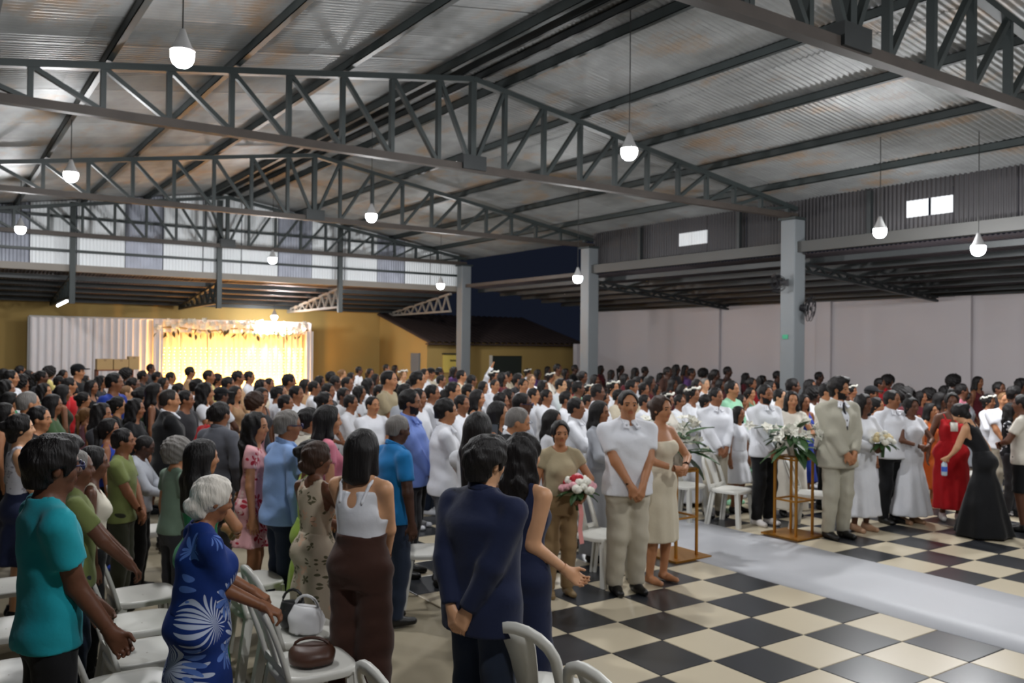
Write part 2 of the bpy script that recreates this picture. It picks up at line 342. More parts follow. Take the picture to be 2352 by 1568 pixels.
# lean-to behind the gable
lr = tag(empty('roof_rear'), kind='structure')
zl = lambda x: 3.90 + (x + 17.6) * .125
me = corr('roof_sheet', 'lean_metal', 1.06, 4.5)
for i in range(16):
    y = -7. + i * 1.0; o = link('roof_sheet', me, lr, (-17.5, y, zl(-17.5))); o.rotation_euler = (math.atan(-.125), 0, math.pi / 2)
for k, x in enumerate((-18.2, -19.0, -19.8, -20.6, -21.4)):
    s = MB(); s.box((x, -7, zl(x) - .13), (x + .06, 9, zl(x) - .02)); s.build('rear_purlin', M['steel_dark'], lr)
for y in (-1.77, 1.64, 4.98, 8.6):
    s = MB(); a, b = (-17.45, y, 3.25), (-21.6, y, 3.22)
    s.bar((-17.45, y, 3.78), (-21.6, y, 3.28), .06, .08, (0, 1, 0)); s.bar(a, b, .06, .08, (0, 1, 0))
    for i in range(8):
        t0, t1 = i / 8, (i + .5) / 8; X = lambda t: -17.45 - 4.15 * t
        s.bar((X(t0), y, 3.25 - .03 * t0), (X(t1), y, 3.78 - .5 * t1), .035, .05, (0, 1, 0)); s.bar((X(t1), y, 3.78 - .5 * t1), (X(t1 + .5 / 8), y, 3.25 - .03 * t1), .035, .05, (0, 1, 0))
    s.build('rear_rafter', M['steel' if y < 4 else 'gable_paint'], lr)
# walls
w = MB(); w.box((-21.95, -9, 0), (-21.7, 8.27, 3.36)); tag(w.build('wall_end', M['ochre']), kind='structure')
wr = tag(empty('wall_right'), kind='structure')
w = MB(); w.box((-17.2, 13.95, 0), (9, 14.2, 3.47)); w.build('wall_face', M['plaster'], wr)
for x0, x1 in ((-11.75, -11.45), (-8.25, -7.85), (-4.75, -4.4)):
    w = MB(); w.box((x0, 13.87, 0), (x1, 13.96, 3.46)); w.build('pilaster', M['plaster'], wr)
w = MB(); w.box((-17.2, 13.2, 0), (-17.0, 13.95, 2.3)); w.build('return_wall', M['plaster'], wr)
# right lean-to
rl = tag(empty('roof_right'), kind='structure')
zs = lambda y: 3.98 - (y - 8.95) * .098
me = corr('roof_sheet', 'lean_metal', 1.06, 5.2)
for i in range(24):
    x = -17. + i * 1.0; o = link('roof_sheet', me, rl, (x, 8.95, zs(8.95))); o.rotation_euler = (math.atan(-.098), 0, 0)
for y in (9.3, 10.1, 10.9, 11.7, 12.5, 13.3, 13.8):
    s = MB(); s.box((-17, y, zs(y) - .12), (7, y + .06, zs(y) - .02)); s.build('side_purlin', M['steel_dark'], rl)
for x in (.83, -5.17, -11.17):
    s = MB(); s.bar((x, 9.0, 3.70), (x, 13.9, 3.30), .05, .08); s.bar((x, 9.0, 3.84), (x, 13.9, 3.38), .05, .08)
    for i in range(10):
        t = i / 10; Y = 9 + 4.9 * t; Y2 = Y + .245
        s.bar((x, Y, 3.70 - .4 * t), (x, Y2, 3.84 - .46 * (t + .05)), .03, .05); s.bar((x, Y2, 3.84 - .46 * (t + .05)), (x, Y + .49, 3.70 - .4 * (t + .1)), .03, .05)
    s.build('side_rafter', M['steel_dark'], rl)
# clerestory above the column line
cl = tag(empty('wall_clerestory'), kind='structure')
s = MB(); s.box((-11.2, 8.82, 4.0), (7, 9.0, 4.2)); s.build('edge_beam', M['beam_paint'], cl)
s = MB(); s.box((-17.2, 8.86, 3.97), (-11.2, 8.96, 4.06)); s.build('tie_beam', M['steel_rust'], cl)
def csheet(x0, x1, z0, z1, name, m):
    s = MB(); n = max(4, int((x1 - x0) / .0762 * 5))
    for i in range(n + 1):
        x = x0 + (x1 - x0) * i / n; y = 9.03 + .012 * math.sin(x / .0762 * 2 * math.pi); s.v += [(x, y, z0), (x, y, z1)]
    for i in range(n): s.f.append((2 * i, 2 * i + 1, 2 * i + 3, 2 * i + 2)); s.m.append(0)
    s.build(name, M[m], cl, smooth=True)
wins = [(-8.27, -7.9), (-7.88, -7.45), (-2.98, -2.60), (-2.57, -2.20)]
xx = [-11.2, -10.2, -9.2, -8.27, -7.45, -6.4, -5.4, -4.4, -2.98, -2.20, -1.2, -.2, .8, 1.8, 3., 4., 5., 6., 7.]
for a, b in zip(xx, xx[1:]):
    if (a, b) in ((-8.27, -7.45), (-2.98, -2.20)):
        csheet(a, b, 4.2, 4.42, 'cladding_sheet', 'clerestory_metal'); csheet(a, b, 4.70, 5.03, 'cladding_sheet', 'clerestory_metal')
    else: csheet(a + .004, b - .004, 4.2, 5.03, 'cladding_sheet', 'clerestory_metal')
for a, b in wins: csheet(a, b, 4.42, 4.70, 'translucent_sheet', 'translucent')
for x in (-9.4, -6.5, -3.6, -.6, 2.4):
    s = MB(); s.bar((x, 8.93, 4.2), (x, 8.93, 4.95), .08, .08); s.build('clerestory_post', M['steel_dark'], cl)
# yellow house in the far corner
hs = tag(empty('yellow_house', (-20, 11, 0)), 'small ochre yellow house with low dark clay tile roof in the far corner', 'house')
hs.location = (0, 0, 0)
s = MB(); s.add([(-21.7, 8.27, 0), (-18.3, 8.27, 0), (-18.3, 8.27, 2.32), (-21.7, 8.27, 3.2), (-21.7, 8.1 + .3, 0), (-18.3, 8.4, 0), (-18.3, 8.4, 2.32), (-21.7, 8.4, 3.2)],
               [(0, 1, 2, 3), (7, 6, 5, 4), (0, 4, 5, 1), (2, 6, 7, 3), (1, 5, 6, 2), (0, 3, 7, 4)]); s.build('side_wall', M['ochre'], hs)
s = MB(); s.box((-18.45, 8.4, 0), (-18.3, 10.66, 2.32)); s.box((-18.45, 11.92, 0), (-18.3, 14.3, 2.32)); s.box((-18.45, 10.66, 1.88), (-18.3, 11.92, 2.32)); s.build('front_wall', M['ochre'], hs)
s = MB(); s.box((-18.42, 10.66, 0), (-18.36, 11.92, 1.88)); s.build('door', M['door_dark'], hs)
s = MB(); s.box((-18.31, 10.58, 0), (-18.26, 10.68, 1.9)); s.build('door_jamb', M['trim_white'], hs)
sg = MB(); sg.box((-18.3, 8.83, 1.35), (-18.26, 9.55, 1.92)); sg = sg.build('sign_board', M['sign_yellow'], hs)
s = MB(); s.box((-18.3, 8.80, 1.92), (-18.2, 9.6, 1.96)); s.build('sign_ledge', M['steel_dark'], sg)
s = MB()
for i in range(5): s.box((-18.262, 9.08 + i * .055, 1.70), (-18.255, 9.12 + i * .055, 1.76 - .01 * (i % 2)))
s.build('sign_lettering', M['ink'], sg)
s = MB(); s.box((-19.3, 8.22, 1.35), (-18.75, 8.28, 1.95)); s.build('window', M['window_grey'], hs)
tr = MB(); n = 26
for i in range(n):      # courses of barrel tiles running down the slope
    y0 = 8.15 + i * .24
    for k in range(6):
        a0, a1 = math.pi * k / 6, math.pi * (k + 1) / 6
        P = lambda a: (y0 + .12 - .12 * math.cos(a), .07 * math.sin(a))
        (ya, ha), (yb, hb_) = P(a0), P(a1)
        tr.add([(-17.95, ya, 2.26 + ha), (-21.8, ya, 3.26 + ha), (-21.8, yb, 3.26 + hb_), (-17.95, yb, 2.26 + hb_)], [(0, 1, 2, 3)])
tr.box((-18.2, 8.15, 2.22), (-18.0, 14.3, 2.27))
tr.build('tile_roof', M['roof_clay'], hs)
# ---------------------------------------------------------------- body modelling engine (signed distance fields -> smooth mesh)
F32 = np.float32
def V3(*a): return np.array(a, dtype=np.float64)
class Field:
    """a rectilinear grid on which rounded shapes are blended; mesh() skins it"""
    def __init__(s, lo, hi, h):
        s.h = h
        s.ax = [np.arange(lo[i], hi[i] + h, h, dtype=F32) for i in range(3)]
        s.F = np.full([len(a) for a in s.ax], 1.0, dtype=F32)
    def box(s, lo, hi):
        sl = []
        for i in range(3):
            a = int(np.searchsorted(s.ax[i], lo[i])); b = int(np.searchsorted(s.ax[i], hi[i]))
            if b <= a: return None
            sl.append(slice(a, b))
        return tuple(sl)
    def grid(s, sl):
        return (s.ax[0][sl[0]][:, None, None], s.ax[1][sl[1]][None, :, None], s.ax[2][sl[2]][None, None, :])
    def put(s, sl, d, k, sub=False):
        f = s.F[sl]
        if sub:
            d = -d
            if k > 0:
                hh = np.maximum(k - np.abs(f - d), 0) / k
                s.F[sl] = np.maximum(f, d) + hh * hh * k * .25
            else: s.F[sl] = np.maximum(f, d)
        else:
            if k > 0:
                hh = np.maximum(k - np.abs(f - d), 0) / k
                s.F[sl] = np.minimum(f, d) - hh * hh * k * .25
            else: s.F[sl] = np.minimum(f, d)
    def cone(s, a, b, ra, rb, k=.02, sub=False, cut=False, flat=None):
        a = np.asarray(a, float); b = np.asarray(b, float); m = max(ra, rb) + k + 3 * s.h
        sl = s.box(np.minimum(a, b) - m, np.maximum(a, b) + m)
        if sl is None: return
        X, Y, Z = s.grid(sl); ba = b - a; L2 = max(float(ba @ ba), 1e-9)
        px, py, pz = X - F32(a[0]), Y - F32(a[1]), Z - F32(a[2])
        t = (px * F32(ba[0]) + py * F32(ba[1]) + pz * F32(ba[2])) / F32(L2)
        h = np.clip(t, 0, 1)
        d = np.sqrt((px - F32(ba[0]) * h) ** 2 + (py - F32(ba[1]) * h) ** 2 + (pz - F32(ba[2]) * h) ** 2) - (F32(ra) + F32(rb - ra) * h)
        if cut: d = np.maximum(d, (t - 1) * F32(math.sqrt(L2)))
        s.put(sl, d, k, sub)
    def ell(s, c, r, k=.02, sub=False):
        c = np.asarray(c, float); r = np.asarray(r, float); m = k + 3 * s.h
        sl = s.box(c - r - m, c + r + m)
        if sl is None: return
        X, Y, Z = s.grid(sl)
        q = np.sqrt(((X - F32(c[0])) / F32(r[0])) ** 2 + ((Y - F32(c[1])) / F32(r[1])) ** 2 + ((Z - F32(c[2])) / F32(r[2])) ** 2)
        s.put(sl, (q - 1) * F32(min(r)), k, sub)
    def loft(s, prof, k=.02, inf=0., z0=None, z1=None, pleat=0, npl=9, sub=False, cx=0., cy=0.):
        """prof rows: z, centre x, radius x, radius y (ellipses stacked upward)"""
        P = np.asarray(prof, float); z0 = P[0, 0] if z0 is None else z0; z1 = P[-1, 0] if z1 is None else z1
        m = P[:, 2:].max() + inf + k + 3 * s.h + abs(pleat)
        sl = s.box((P[:, 1].min() - m + cx, -m + cy, z0 - 3 * s.h - k), (P[:, 1].max() + m + cx, m + cy, z1 + 3 * s.h + k))
        if sl is None: return
        X, Y, Z = s.grid(sl); z = s.ax[2][sl[2]]
        zz = np.clip(z, P[0, 0], P[-1, 0])
        # smooth interpolation between stations
        i = np.clip(np.searchsorted(P[:, 0], zz) - 1, 0, len(P) - 2); t = (zz - P[i, 0]) / (P[i + 1, 0] - P[i, 0])
        def sm(c):
            p = P[:, c]; tg = np.gradient(p, P[:, 0]); hgt = P[i + 1, 0] - P[i, 0]
            return ((2 * t ** 3 - 3 * t * t + 1) * p[i] + (t ** 3 - 2 * t * t + t) * hgt * tg[i] + (-2 * t ** 3 + 3 * t * t) * p[i + 1] + (t ** 3 - t * t) * hgt * tg[i + 1]).astype(F32)[None, None, :]
        C = sm(1) + F32(cx); rx = sm(2) + F32(inf); ry = sm(3) + F32(inf)
        dx, dy = X - C, Y - F32(cy)
        q = np.sqrt((dx / rx) ** 2 + (dy / ry) ** 2)
        if pleat:
            q = q / (1 + F32(pleat) * np.sin(F32(npl) * np.arctan2(dy, dx) + Z * F32(1.7)) * np.clip((F32(z1) - Z) / F32(z1 - z0), 0, 1))
        d = (q - 1) * np.minimum(rx, ry)
        d = np.maximum(d, np.maximum(F32(z0) - Z, Z - F32(z1)))
        s.put(sl, d.astype(F32), k, sub)
    def planecut(s, axis, val, keep_below):
        g = s.ax[axis]; shp = [1, 1, 1]; shp[axis] = -1
        d = (g - F32(val)).reshape(shp) if keep_below else (F32(val) - g).reshape(shp)
        s.F = np.maximum(s.F, d)
    def wrinkle(s, amp, seed=0, fx=9., fz=7.):
        X, Y, Z = s.ax[0][:, None, None], s.ax[1][None, :, None], s.ax[2][None, None, :]
        r = random.Random(seed); 
        w = np.sin(X * F32(fx * r.uniform(1.5, 2.5)) + Z * F32(fz * r.uniform(1, 2)) + F32(r.uniform(0, 6))) * np.sin(Y * F32(fx * r.uniform(1.5, 2.5)) - Z * F32(fz * r.uniform(1.2, 2.4)) + F32(r.uniform(0, 6)))
        w = w + np.sin(Z * F32(fz * r.uniform(4, 6)) + Y * F32(fx * r.uniform(1, 3)) + X * F32(fx * r.uniform(1, 3))) * F32(.6)
        s.F = s.F - F32(amp) * w
    def mesh(s):
        F = s.F; inside = F < 0
        c = [F[i:F.shape[0] - 1 + i, j:F.shape[1] - 1 + j, k:F.shape[2] - 1 + k] for i in (0, 1) for j in (0, 1) for k in (0, 1)]
        ci = [inside[i:F.shape[0] - 1 + i, j:F.shape[1] - 1 + j, k:F.shape[2] - 1 + k] for i in (0, 1) for j in (0, 1) for k in (0, 1)]
        n = sum(x.astype(np.int8) for x in ci)
        act = np.nonzero((n > 0) & (n < 8))
        if len(act[0]) == 0: return np.zeros((0, 3)), np.zeros((0, 4), int)
        vals = np.stack([x[act] for x in c], 1)      # corner order i*4+j*2+k
        offs = np.array([(i, j, k) for i in (0, 1) for j in (0, 1) for k in (0, 1)], F32)
        edges = [(a, b) for a in range(8) for b in range(a + 1, 8) if bin(a ^ b).count('1') == 1]
        acc = np.zeros((len(vals), 3), F32); cnt = np.zeros(len(vals), F32)
        for a, b in edges:
            va, vb = vals[:, a], vals[:, b]; m = (va < 0) != (vb < 0)
            t = np.where(m, va / np.where(m, va - vb, 1), 0)
            p = offs[a] + (offs[b] - offs[a]) * t[:, None]
            acc += p * m[:, None]; cnt += m
        p = acc / cnt[:, None]
        v = np.stack([s.ax[i][0] + (act[i] + p[:, i]) * F32(s.h) for i in range(3)], 1)
        idx = np.full(n.shape, -1, np.int64); idx[act] = np.arange(len(v))
        quads = []
        for ax in range(3):
            sh = [slice(None)] * 3; a = list(sh); b = list(sh); a[ax] = slice(0, -1); b[ax] = slice(1, None)
            e = inside[tuple(a)] != inside[tuple(b)]
            o = [x for x in range(3) if x != ax]
            e2 = np.nonzero(e); ok = (e2[o[0]] > 0) & (e2[o[1]] > 0) & (e2[o[0]] < F.shape[o[0]] - 1) & (e2[o[1]] < F.shape[o[1]] - 1)
            e2 = [x[ok] for x in e2]
            def at(d0, d1):
                q = list(e2); q[o[0]] = q[o[0]] - d0; q[o[1]] = q[o[1]] - d1
                return idx[tuple(q)]
            Q = np.stack([at(1, 1), at(0, 1), at(0, 0), at(1, 0)], 1)
            flip = inside[tuple(e2)] if ax != 1 else ~inside[tuple(e2)]
            Q[~flip] = Q[~flip][:, ::-1]
            quads.append(Q)
        return v.astype(np.float64), np.concatenate(quads)

def mesh_data(name, v, q, mats=None, mat_index=None, smooth=True):
    me = bpy.data.meshes.new(name)
    n = len(q); k = q.shape[1] if n else 4
    me.vertices.add(len(v)); me.vertices.foreach_set('co', np.asarray(v, F32).ravel())
    me.loops.add(n * k); me.loops.foreach_set('vertex_index', np.asarray(q, np.int32).ravel())
    me.polygons.add(n); me.polygons.foreach_set('loop_start', np.arange(n, dtype=np.int32) * k)
    try: me.polygons.foreach_set('loop_total', np.full(n, k, np.int32))
    except Exception: pass
    me.polygons.foreach_set('use_smooth', np.full(n, smooth, bool))
    for m in (mats or []): me.materials.append(m)
    if mat_index is not None: me.polygons.foreach_set('material_index', np.asarray(mat_index, np.int32))
    me.update(calc_edges=True); me.validate()
    return me

def drop_outside(v, q, keepv):
    """keep the faces all of whose corners pass keepv"""
    m = keepv[q].all(1); q = q[m]
    u, inv = np.unique(q, return_inverse=True)
    return v[u], inv.reshape(q.shape)

# ---- a person is described by a dict; lengths are for a figure of 1.75 m and scaled to its height
def ik(S, T, l1, l2, hint):
    d = T - S; L = np.linalg.norm(d); L = min(max(L, .05), (l1 + l2) * .995); u = d / max(np.linalg.norm(d), 1e-6)
    a = (l1 * l1 - l2 * l2 + L * L) / (2 * L); hgt = math.sqrt(max(l1 * l1 - a * a, 0))
    h = hint - u * (hint @ u); h = h / max(np.linalg.norm(h), 1e-6)
    return S + u * a + h * hgt, S + u * L

ARMS = {  # wrist target (x forward, y outward from the body's middle, z), elbow hint, fingers curl, palm normal
    'down':  ((.03, .265, .86), (-.5, .9, 0), .35, (0, -1, 0)),
    'clasp': ((.19, .045, .93), (-.2, 1, -.1), .55, (-1, -.3, 0)),
    'front': ((.25, .06, 1.10), (-.1, 1, -.4), .7, (-.5, -1, 0)),
    'hold':  ((.30, .07, 1.16), (-.1, 1, -.5), .9, (0, -1, 0)),
    'phone': ((.30, .10, 1.52), (.1, .9, -.8), .8, (0, -1, .0)),
    'raise': ((.26, .24, 1.93), (.2, 1, 0), .25, (1, 0, 0)),
    'back':  ((-.17, .05, .92), (-.6, 1, 0), .5, (1, -.2, 0)),
    'chest': ((.20, -.06, 1.27), (.1, 1, -.6), .5, (-1, 0, 0)),
    'rest':  ((.40, .19, .90), (-.5, .8, -.4), .75, (0, 0, -1)),
    'cross': ((.20, -.10, 1.13), (-.1, 1, -.3), .5, (-1, 0, 0)),
    'reach': ((.42, .22, .98), (-.4, .8, -.2), .8, (0, -1, 0)),
}
def figure(D):
    """joints and outlines of a figure from its description"""
    fem = D.get('sex', 'm') == 'f'; w = D.get('wide', 1.); J = {}
    sw = (.165 if fem else .200) * (.6 + .4 * w); J['fem'] = fem; J['w'] = w
    J['sh'] = {1: V3(-.01, sw, 1.412), -1: V3(-.01, -sw, 1.412)}
    hipw = .088 * (.5 + .5 * w)
    b = D.get('belly', 0.)
    if fem:
        prof = [(.84, .0, .098 * w, .150 * w), (.92, -.012, .118 * w, .172 * w), (.99, -.008, .112 * w, .160 * w), (1.08, .004, .092 * w + b, .128 * w + b * .6), (1.16, .006, .092 * w + b * .8, .125 * w + b * .4),
                (1.25, .018, .112 * w, .140 * w), (1.33, .008, .105 * w, .148), (1.40, -.008, .080, .140), (1.46, -.014, .055, .085), (1.50, -.014, .047, .05)]
    else:
        prof = [(.84, .0, .10 * w, .145 * w), (.92, -.006, .112 * w, .160 * w), (1.0, .002, .108 * w + b * .5, .156 * w), (1.08, .006, .104 * w + b, .150 * w + b * .5), (1.18, .006, .108 * w + b * .8, .155 * w),
                (1.28, .004, .115 * w, .170 * w), (1.36, -.002, .108 * w, .175 * w), (1.42, -.012, .085, .150), (1.47, -.016, .060, .092), (1.51, -.014, .053, .056)]
    J['prof'] = prof
    J['arm'] = {}
    for sd in (1, -1):
        pose = D.get('armL' if sd == 1 else 'armR', D.get('arms', 'down'))
        spec = ARMS[pose] if isinstance(pose, str) else pose
        T = V3(spec[0][0], spec[0][1] * sd * (w if pose == 'down' else 1), spec[0][2]) if isinstance(pose, str) else V3(*spec[0])
        if pose == 'clasp': T = T + V3(.03 * (w - 1) * 4 + D.get('belly', 0), 0, (.02 if sd == 1 else 0))
        hint = V3(spec[1][0], spec[1][1] * sd, spec[1][2])
        E, W = ik(J['sh'][sd], T, .285, .255, hint)
        n = V3(spec[3][0], spec[3][1] * sd, spec[3][2])
        J['arm'][sd] = (E, W, spec[2], n)
    st = D.get('stance', .10)
    J['leg'] = {sd: (V3(0, sd * hipw, .93), V3(.02, sd * (st * .95), .50), V3(-.03, sd * st, .085)) for sd in (1, -1)}
    if D.get('step'):
        for sd in (1, -1):
            h, k, a = J['leg'][sd]; dx = D['step'] * sd
            J['leg'][sd] = (h, k + V3(dx * .5 + .02, 0, 0), a + V3(dx, 0, 0))
    J['hc'] = V3(.012, 0, 1.633)
    return J

def add_head(f, J, D):
    c = J['hc']; fem = J['fem']; jw = .92 if fem else 1.0
    P = lambda x, y, z: c + V3(x, y, z)
    f.ell(P(-.006, 0, .030), (.098, .077, .088), .01)
    f.ell(P(.022, 0, -.030), (.066, .062 * jw, .086), .03)
    f.cone(P(.015, 0, -.066), P(.056, 0, -.092), .046 * jw, .022, .025)
    f.cone(P(-.016, 0, -.205), P(-.012, 0, -.05), .054 if fem else .063, .050 if fem else .059, .025)
    for sd in (1, -1):
        f.ell(P(.050, sd * .040, -.024), (.030, .026, .030), .02)
        f.cone(P(.084, sd * .016, .024), P(.074, sd * .048, .022), .010, .009, .014)
        f.ell(P(.104, sd * .032, .004), (.020, .018, .012), .014, sub=True)
        f.ell(P(.0, sd * .078, -.008), (.017, .011, .030), .008)
    f.cone(P(.085, 0, .016), P(.104, 0, -.024), .008, .013, .012)
    f.cone(P(.094, .010, -.030), P(.094, -.010, -.030), .010, .010, .008)
    f.cone(P(.083, .016, -.053), P(.083, -.016, -.053), .009, .009, .006)
    f.cone(P(.081, .013, -.065), P(.081, -.013, -.065), .010, .010, .006)
    for sd in (1, -1):
        f.ell(P(.077, sd * .032, .004), (.014, .015, .010), .003)

def add_hand(f, W, d, n, curl, sd, r=1.):
    """palm, four bent fingers of different lengths and a thumb leaving the palm's side"""
    d = d / np.linalg.norm(d); n = n - d * (n @ d); n = n / max(np.linalg.norm(n), 1e-6); s = np.cross(d, n) * sd
    # s points to the thumb side
    f.cone(W - d * .05, W + d * .025, .0285, .025, .01)
    for i in range(4):
        o = s * (.030 - i * .020)
        f.cone(W + o * .7 + d * .015, W + o + d * .078, .017, .0135, .014)
    for i, L in enumerate((.068, .076, .070, .055)):
        o = s * (.031 - i * .0205); b = W + o + d * .080
        a1 = curl * .9; a2 = curl * 2.2
        m = b + (d * math.cos(a1) + n * math.sin(a1)) * L * .5
        e = m + (d * math.cos(a2) + n * math.sin(a2)) * L * .5
        f.cone(b, m, .0092 * r, .0085 * r, .003); f.cone(m, e, .0085 * r, .0072 * r, .003)
    t0 = W + s * .022 + d * .02; t1 = t0 + s * .030 + d * .030 + n * .012; t2 = t1 + s * .004 + d * .030 + n * (.01 + .02 * curl)
    f.cone(t0, t1, .014, .011, .01); f.cone(t1, t2, .010, .0085, .004)

def add_torso(f, J, inf=0., z0=None, z1=None, k=.03, shoulders=True):
    f.loft(J['prof'], k, inf, z0, z1)
    if shoulders:
        for sd in (1, -1):
            S = J['sh'][sd]
            f.cone(V3(-.014, sd * .045, 1.475), S + V3(0, -sd * .01, .012), .036 + inf * .8, .042 + inf * .6, .03)
            if J['fem'] and not J.get('flat'): f.ell(V3(.085 * J['w'], sd * .066, 1.275), (.052 + inf, .058 + inf, .056 + inf), .03)
def add_arm(f, J, sd, inf=0., upto=2., cut=False, k=.03):
    S = J['sh'][sd]; E, W, _, _ = J['arm'][sd]; g = (.88 if J['fem'] else 1.) * (.65 + .35 * J['w'])
    r0, r1, r2, r3 = .052 * g + inf * .75, .044 * g + inf, .045 * g + inf, .029 * (.9 if J['fem'] else 1) + inf
    if upto <= 1:
        f.cone(S, S + (E - S) * upto, r0, r0 + (r1 - r0) * upto, k, cut=cut)
    else:
        f.cone(S, E, r0, r1, k); t = upto - 1
        f.cone(E, E + (W - E) * min(t, 1), r2, r2 + (r3 - r2) * min(t, 1), .015, cut=cut)
def add_leg(f, J, sd, inf=0., z0=None, k=.03, foot=True):
    h, kn, a = J['leg'][sd]; g = .6 + .4 * J['w']
    f.cone(h, kn, .080 * g + inf, .056 * g + inf, k); f.cone(kn, a, .056 * g + inf, .036 + inf, .02)
    f.cone(kn + V3(-.02, 0, -.07), kn + V3(-.03, 0, -.20), .046 * g + inf, .040 * g + inf, .03)
    if foot:
        f.cone(a + V3(-.025, 0, -.047), a + V3(.06, 0, -.045), .034 + inf, .036 + inf, .02)
        f.cone(a + V3(.06, 0, -.05), a + V3(.155, sd * .012, -.056), .034 + inf, .026 + inf, .02)

def pose_after(D):
    """head turn / nod and leaning of the finished figure (applied to every part alike)"""
    hy, hp, lean, bend = (math.radians(D.get(x, 0)) for x in ('head_yaw', 'head_nod', 'lean', 'bend'))
    def fn(v):
        v = v.copy()
        if hy or hp:
            w = np.clip((v[:, 2] - 1.44) / .10, 0, 1); w = w * w * (3 - 2 * w)
            w = w * np.clip(1 - (np.abs(v[:, 1]) - .14) / .08, 0, 1) * np.clip(1 - (-.16 - v[:, 0]) / .08, 0, 1)
            a = hy * w; x, y = v[:, 0] + .01, v[:, 1]
            v[:, 0], v[:, 1] = x * np.cos(a) - y * np.sin(a) - .01, x * np.sin(a) + y * np.cos(a)
            if hp:
                ax = V3(math.cos(hy), math.sin(hy), 0); p = hp * w; x = v @ ax; z = v[:, 2] - 1.52
                nx = x * np.cos(p) + z * np.sin(p); nz = -x * np.sin(p) + z * np.cos(p)
                v += (nx - x)[:, None] * ax; v[:, 2] += nz - z
        if bend or lean:
            w = np.clip((v[:, 2] - .85) / .5, 0, 1); w = w * w * (3 - 2 * w); p = bend * w + lean * np.clip(v[:, 2] / 1.7, 0, 1)
            x, z = v[:, 0].copy(), v[:, 2] - .92
            v[:, 0], v[:, 2] = x * np.cos(p) + z * np.sin(p), .92 - x * np.sin(p) + z * np.cos(p)
        return v
    return fn

def hair_mesh(D, J, h):
    kind = D.get('hair', 'short'); c = J['hc']
    if kind == 'none': return None
    lo, hi = c + V3(-.26, -.22, -.62 if kind in ('long', 'straight', 'curly', 'pony') else -.30), c + V3(.20, .22, .24)
    f = Field(lo, hi, h); P = lambda x, y, z: c + V3(x, y, z)
    t = {'buzz': .006, 'short': .011, 'thick': .026, 'afro': .06, 'curls': .04}.get(kind, .018)
    f.ell(P(-.010, 0, .034), (.098 + t, .077 + t, .088 + t), .0)
    f.cone(P(-.035, 0, .02), P(-.05, 0, -.06), .068 + t * .6, .052 + t * .5, .03)
    low = {'buzz': -.055, 'short': -.065, 'thick': -.085, 'afro': -.09, 'curls': -.09, 'bun': -.07, 'wreath': -.07}.get(kind)
    # keep the face, forehead and ears free
    f.cone(P(.10, 0, .034), P(.14, 0, .036), .066, .082, .012, sub=True)
    f.cone(P(.075, 0, -.05), P(.16, 0, -.05), .075, .10, .015, sub=True)
    f.cone(P(.060, 0, -.11), P(.05, 0, -.20), .085, .12, .015, sub=True)
    if kind in ('buzz', 'short', 'thick'):
        for sd in (1, -1): f.ell(P(.004, sd * .09, -.03), (.030, .032, .042), .006, sub=True)
    if kind == 'thick':
        f.ell(P(.045, 0, .105), (.07, .07, .035), .03)
    if kind == 'bun':
        f.ell(P(-.115, 0, .035), (.048, .052, .05), .01)
    if kind == 'topbun': f.ell(P(-.05, 0, .145), (.05, .05, .045), .01)
    if kind == 'lowbun': f.ell(P(-.105, 0, -.045), (.046, .055, .048), .012)
    L = D.get('hair_len', .38)
    if kind in ('long', 'straight', 'curly'):
        for sd in (1, -1):
            f.cone(P(-.01, sd * .068, .02), P(-.005, sd * .085, -.13), .034, .032, .03)
            f.cone(P(-.005, sd * .085, -.13), P(-.05 if sd == 1 else -.04, sd * .088, -.13 - L * .45), .032, .026, .03)
            f.cone(P(-.055, sd * .045, .0), P(-.085, sd * .05, -.15), .050, .050, .03)
            f.cone(P(-.085, sd * .05, -.15), P(-.105, sd * .045, -.12 - L), .050, .026, .03)
        f.cone(P(-.07, 0, .0), P(-.10, 0, -.12 - L), .06, .036, .03)
    if kind == 'bob':
        for sd in (1, -1):
            f.cone(P(-.005, sd * .07, .02), P(.0, sd * .08, -.13), .034, .030, .03)
            f.cone(P(-.055, sd * .045, .0), P(-.07, sd * .045, -.15), .050, .046, .03)
        f.cone(P(-.07, 0, .0), P(-.085, 0, -.15), .055, .045, .03)
    if kind == 'pony':
        f.cone(P(-.10, 0, .03), P(-.145, 0, -.01), .03, .036, .02); f.cone(P(-.145, 0, -.01), P(-.13, 0, -.10 - L * .7), .038, .016, .02)
    if kind in ('afro', 'curls', 'curly'):
        f.wrinkle(.005 if kind != 'afro' else .008, 5, 30., 11. if kind == 'curly' else 26.)
    elif kind in ('long', 'straight', 'bob', 'pony'):
        f.wrinkle(.0022, 3, 30., 3.)
    else: f.wrinkle(.0035 if kind != 'buzz' else .001, 7, 38., 20.)
    if low is not None: f.planecut(2, c[2] + low - (.06 if kind in ('bun', 'wreath') else 0), False)
    return f.mesh()

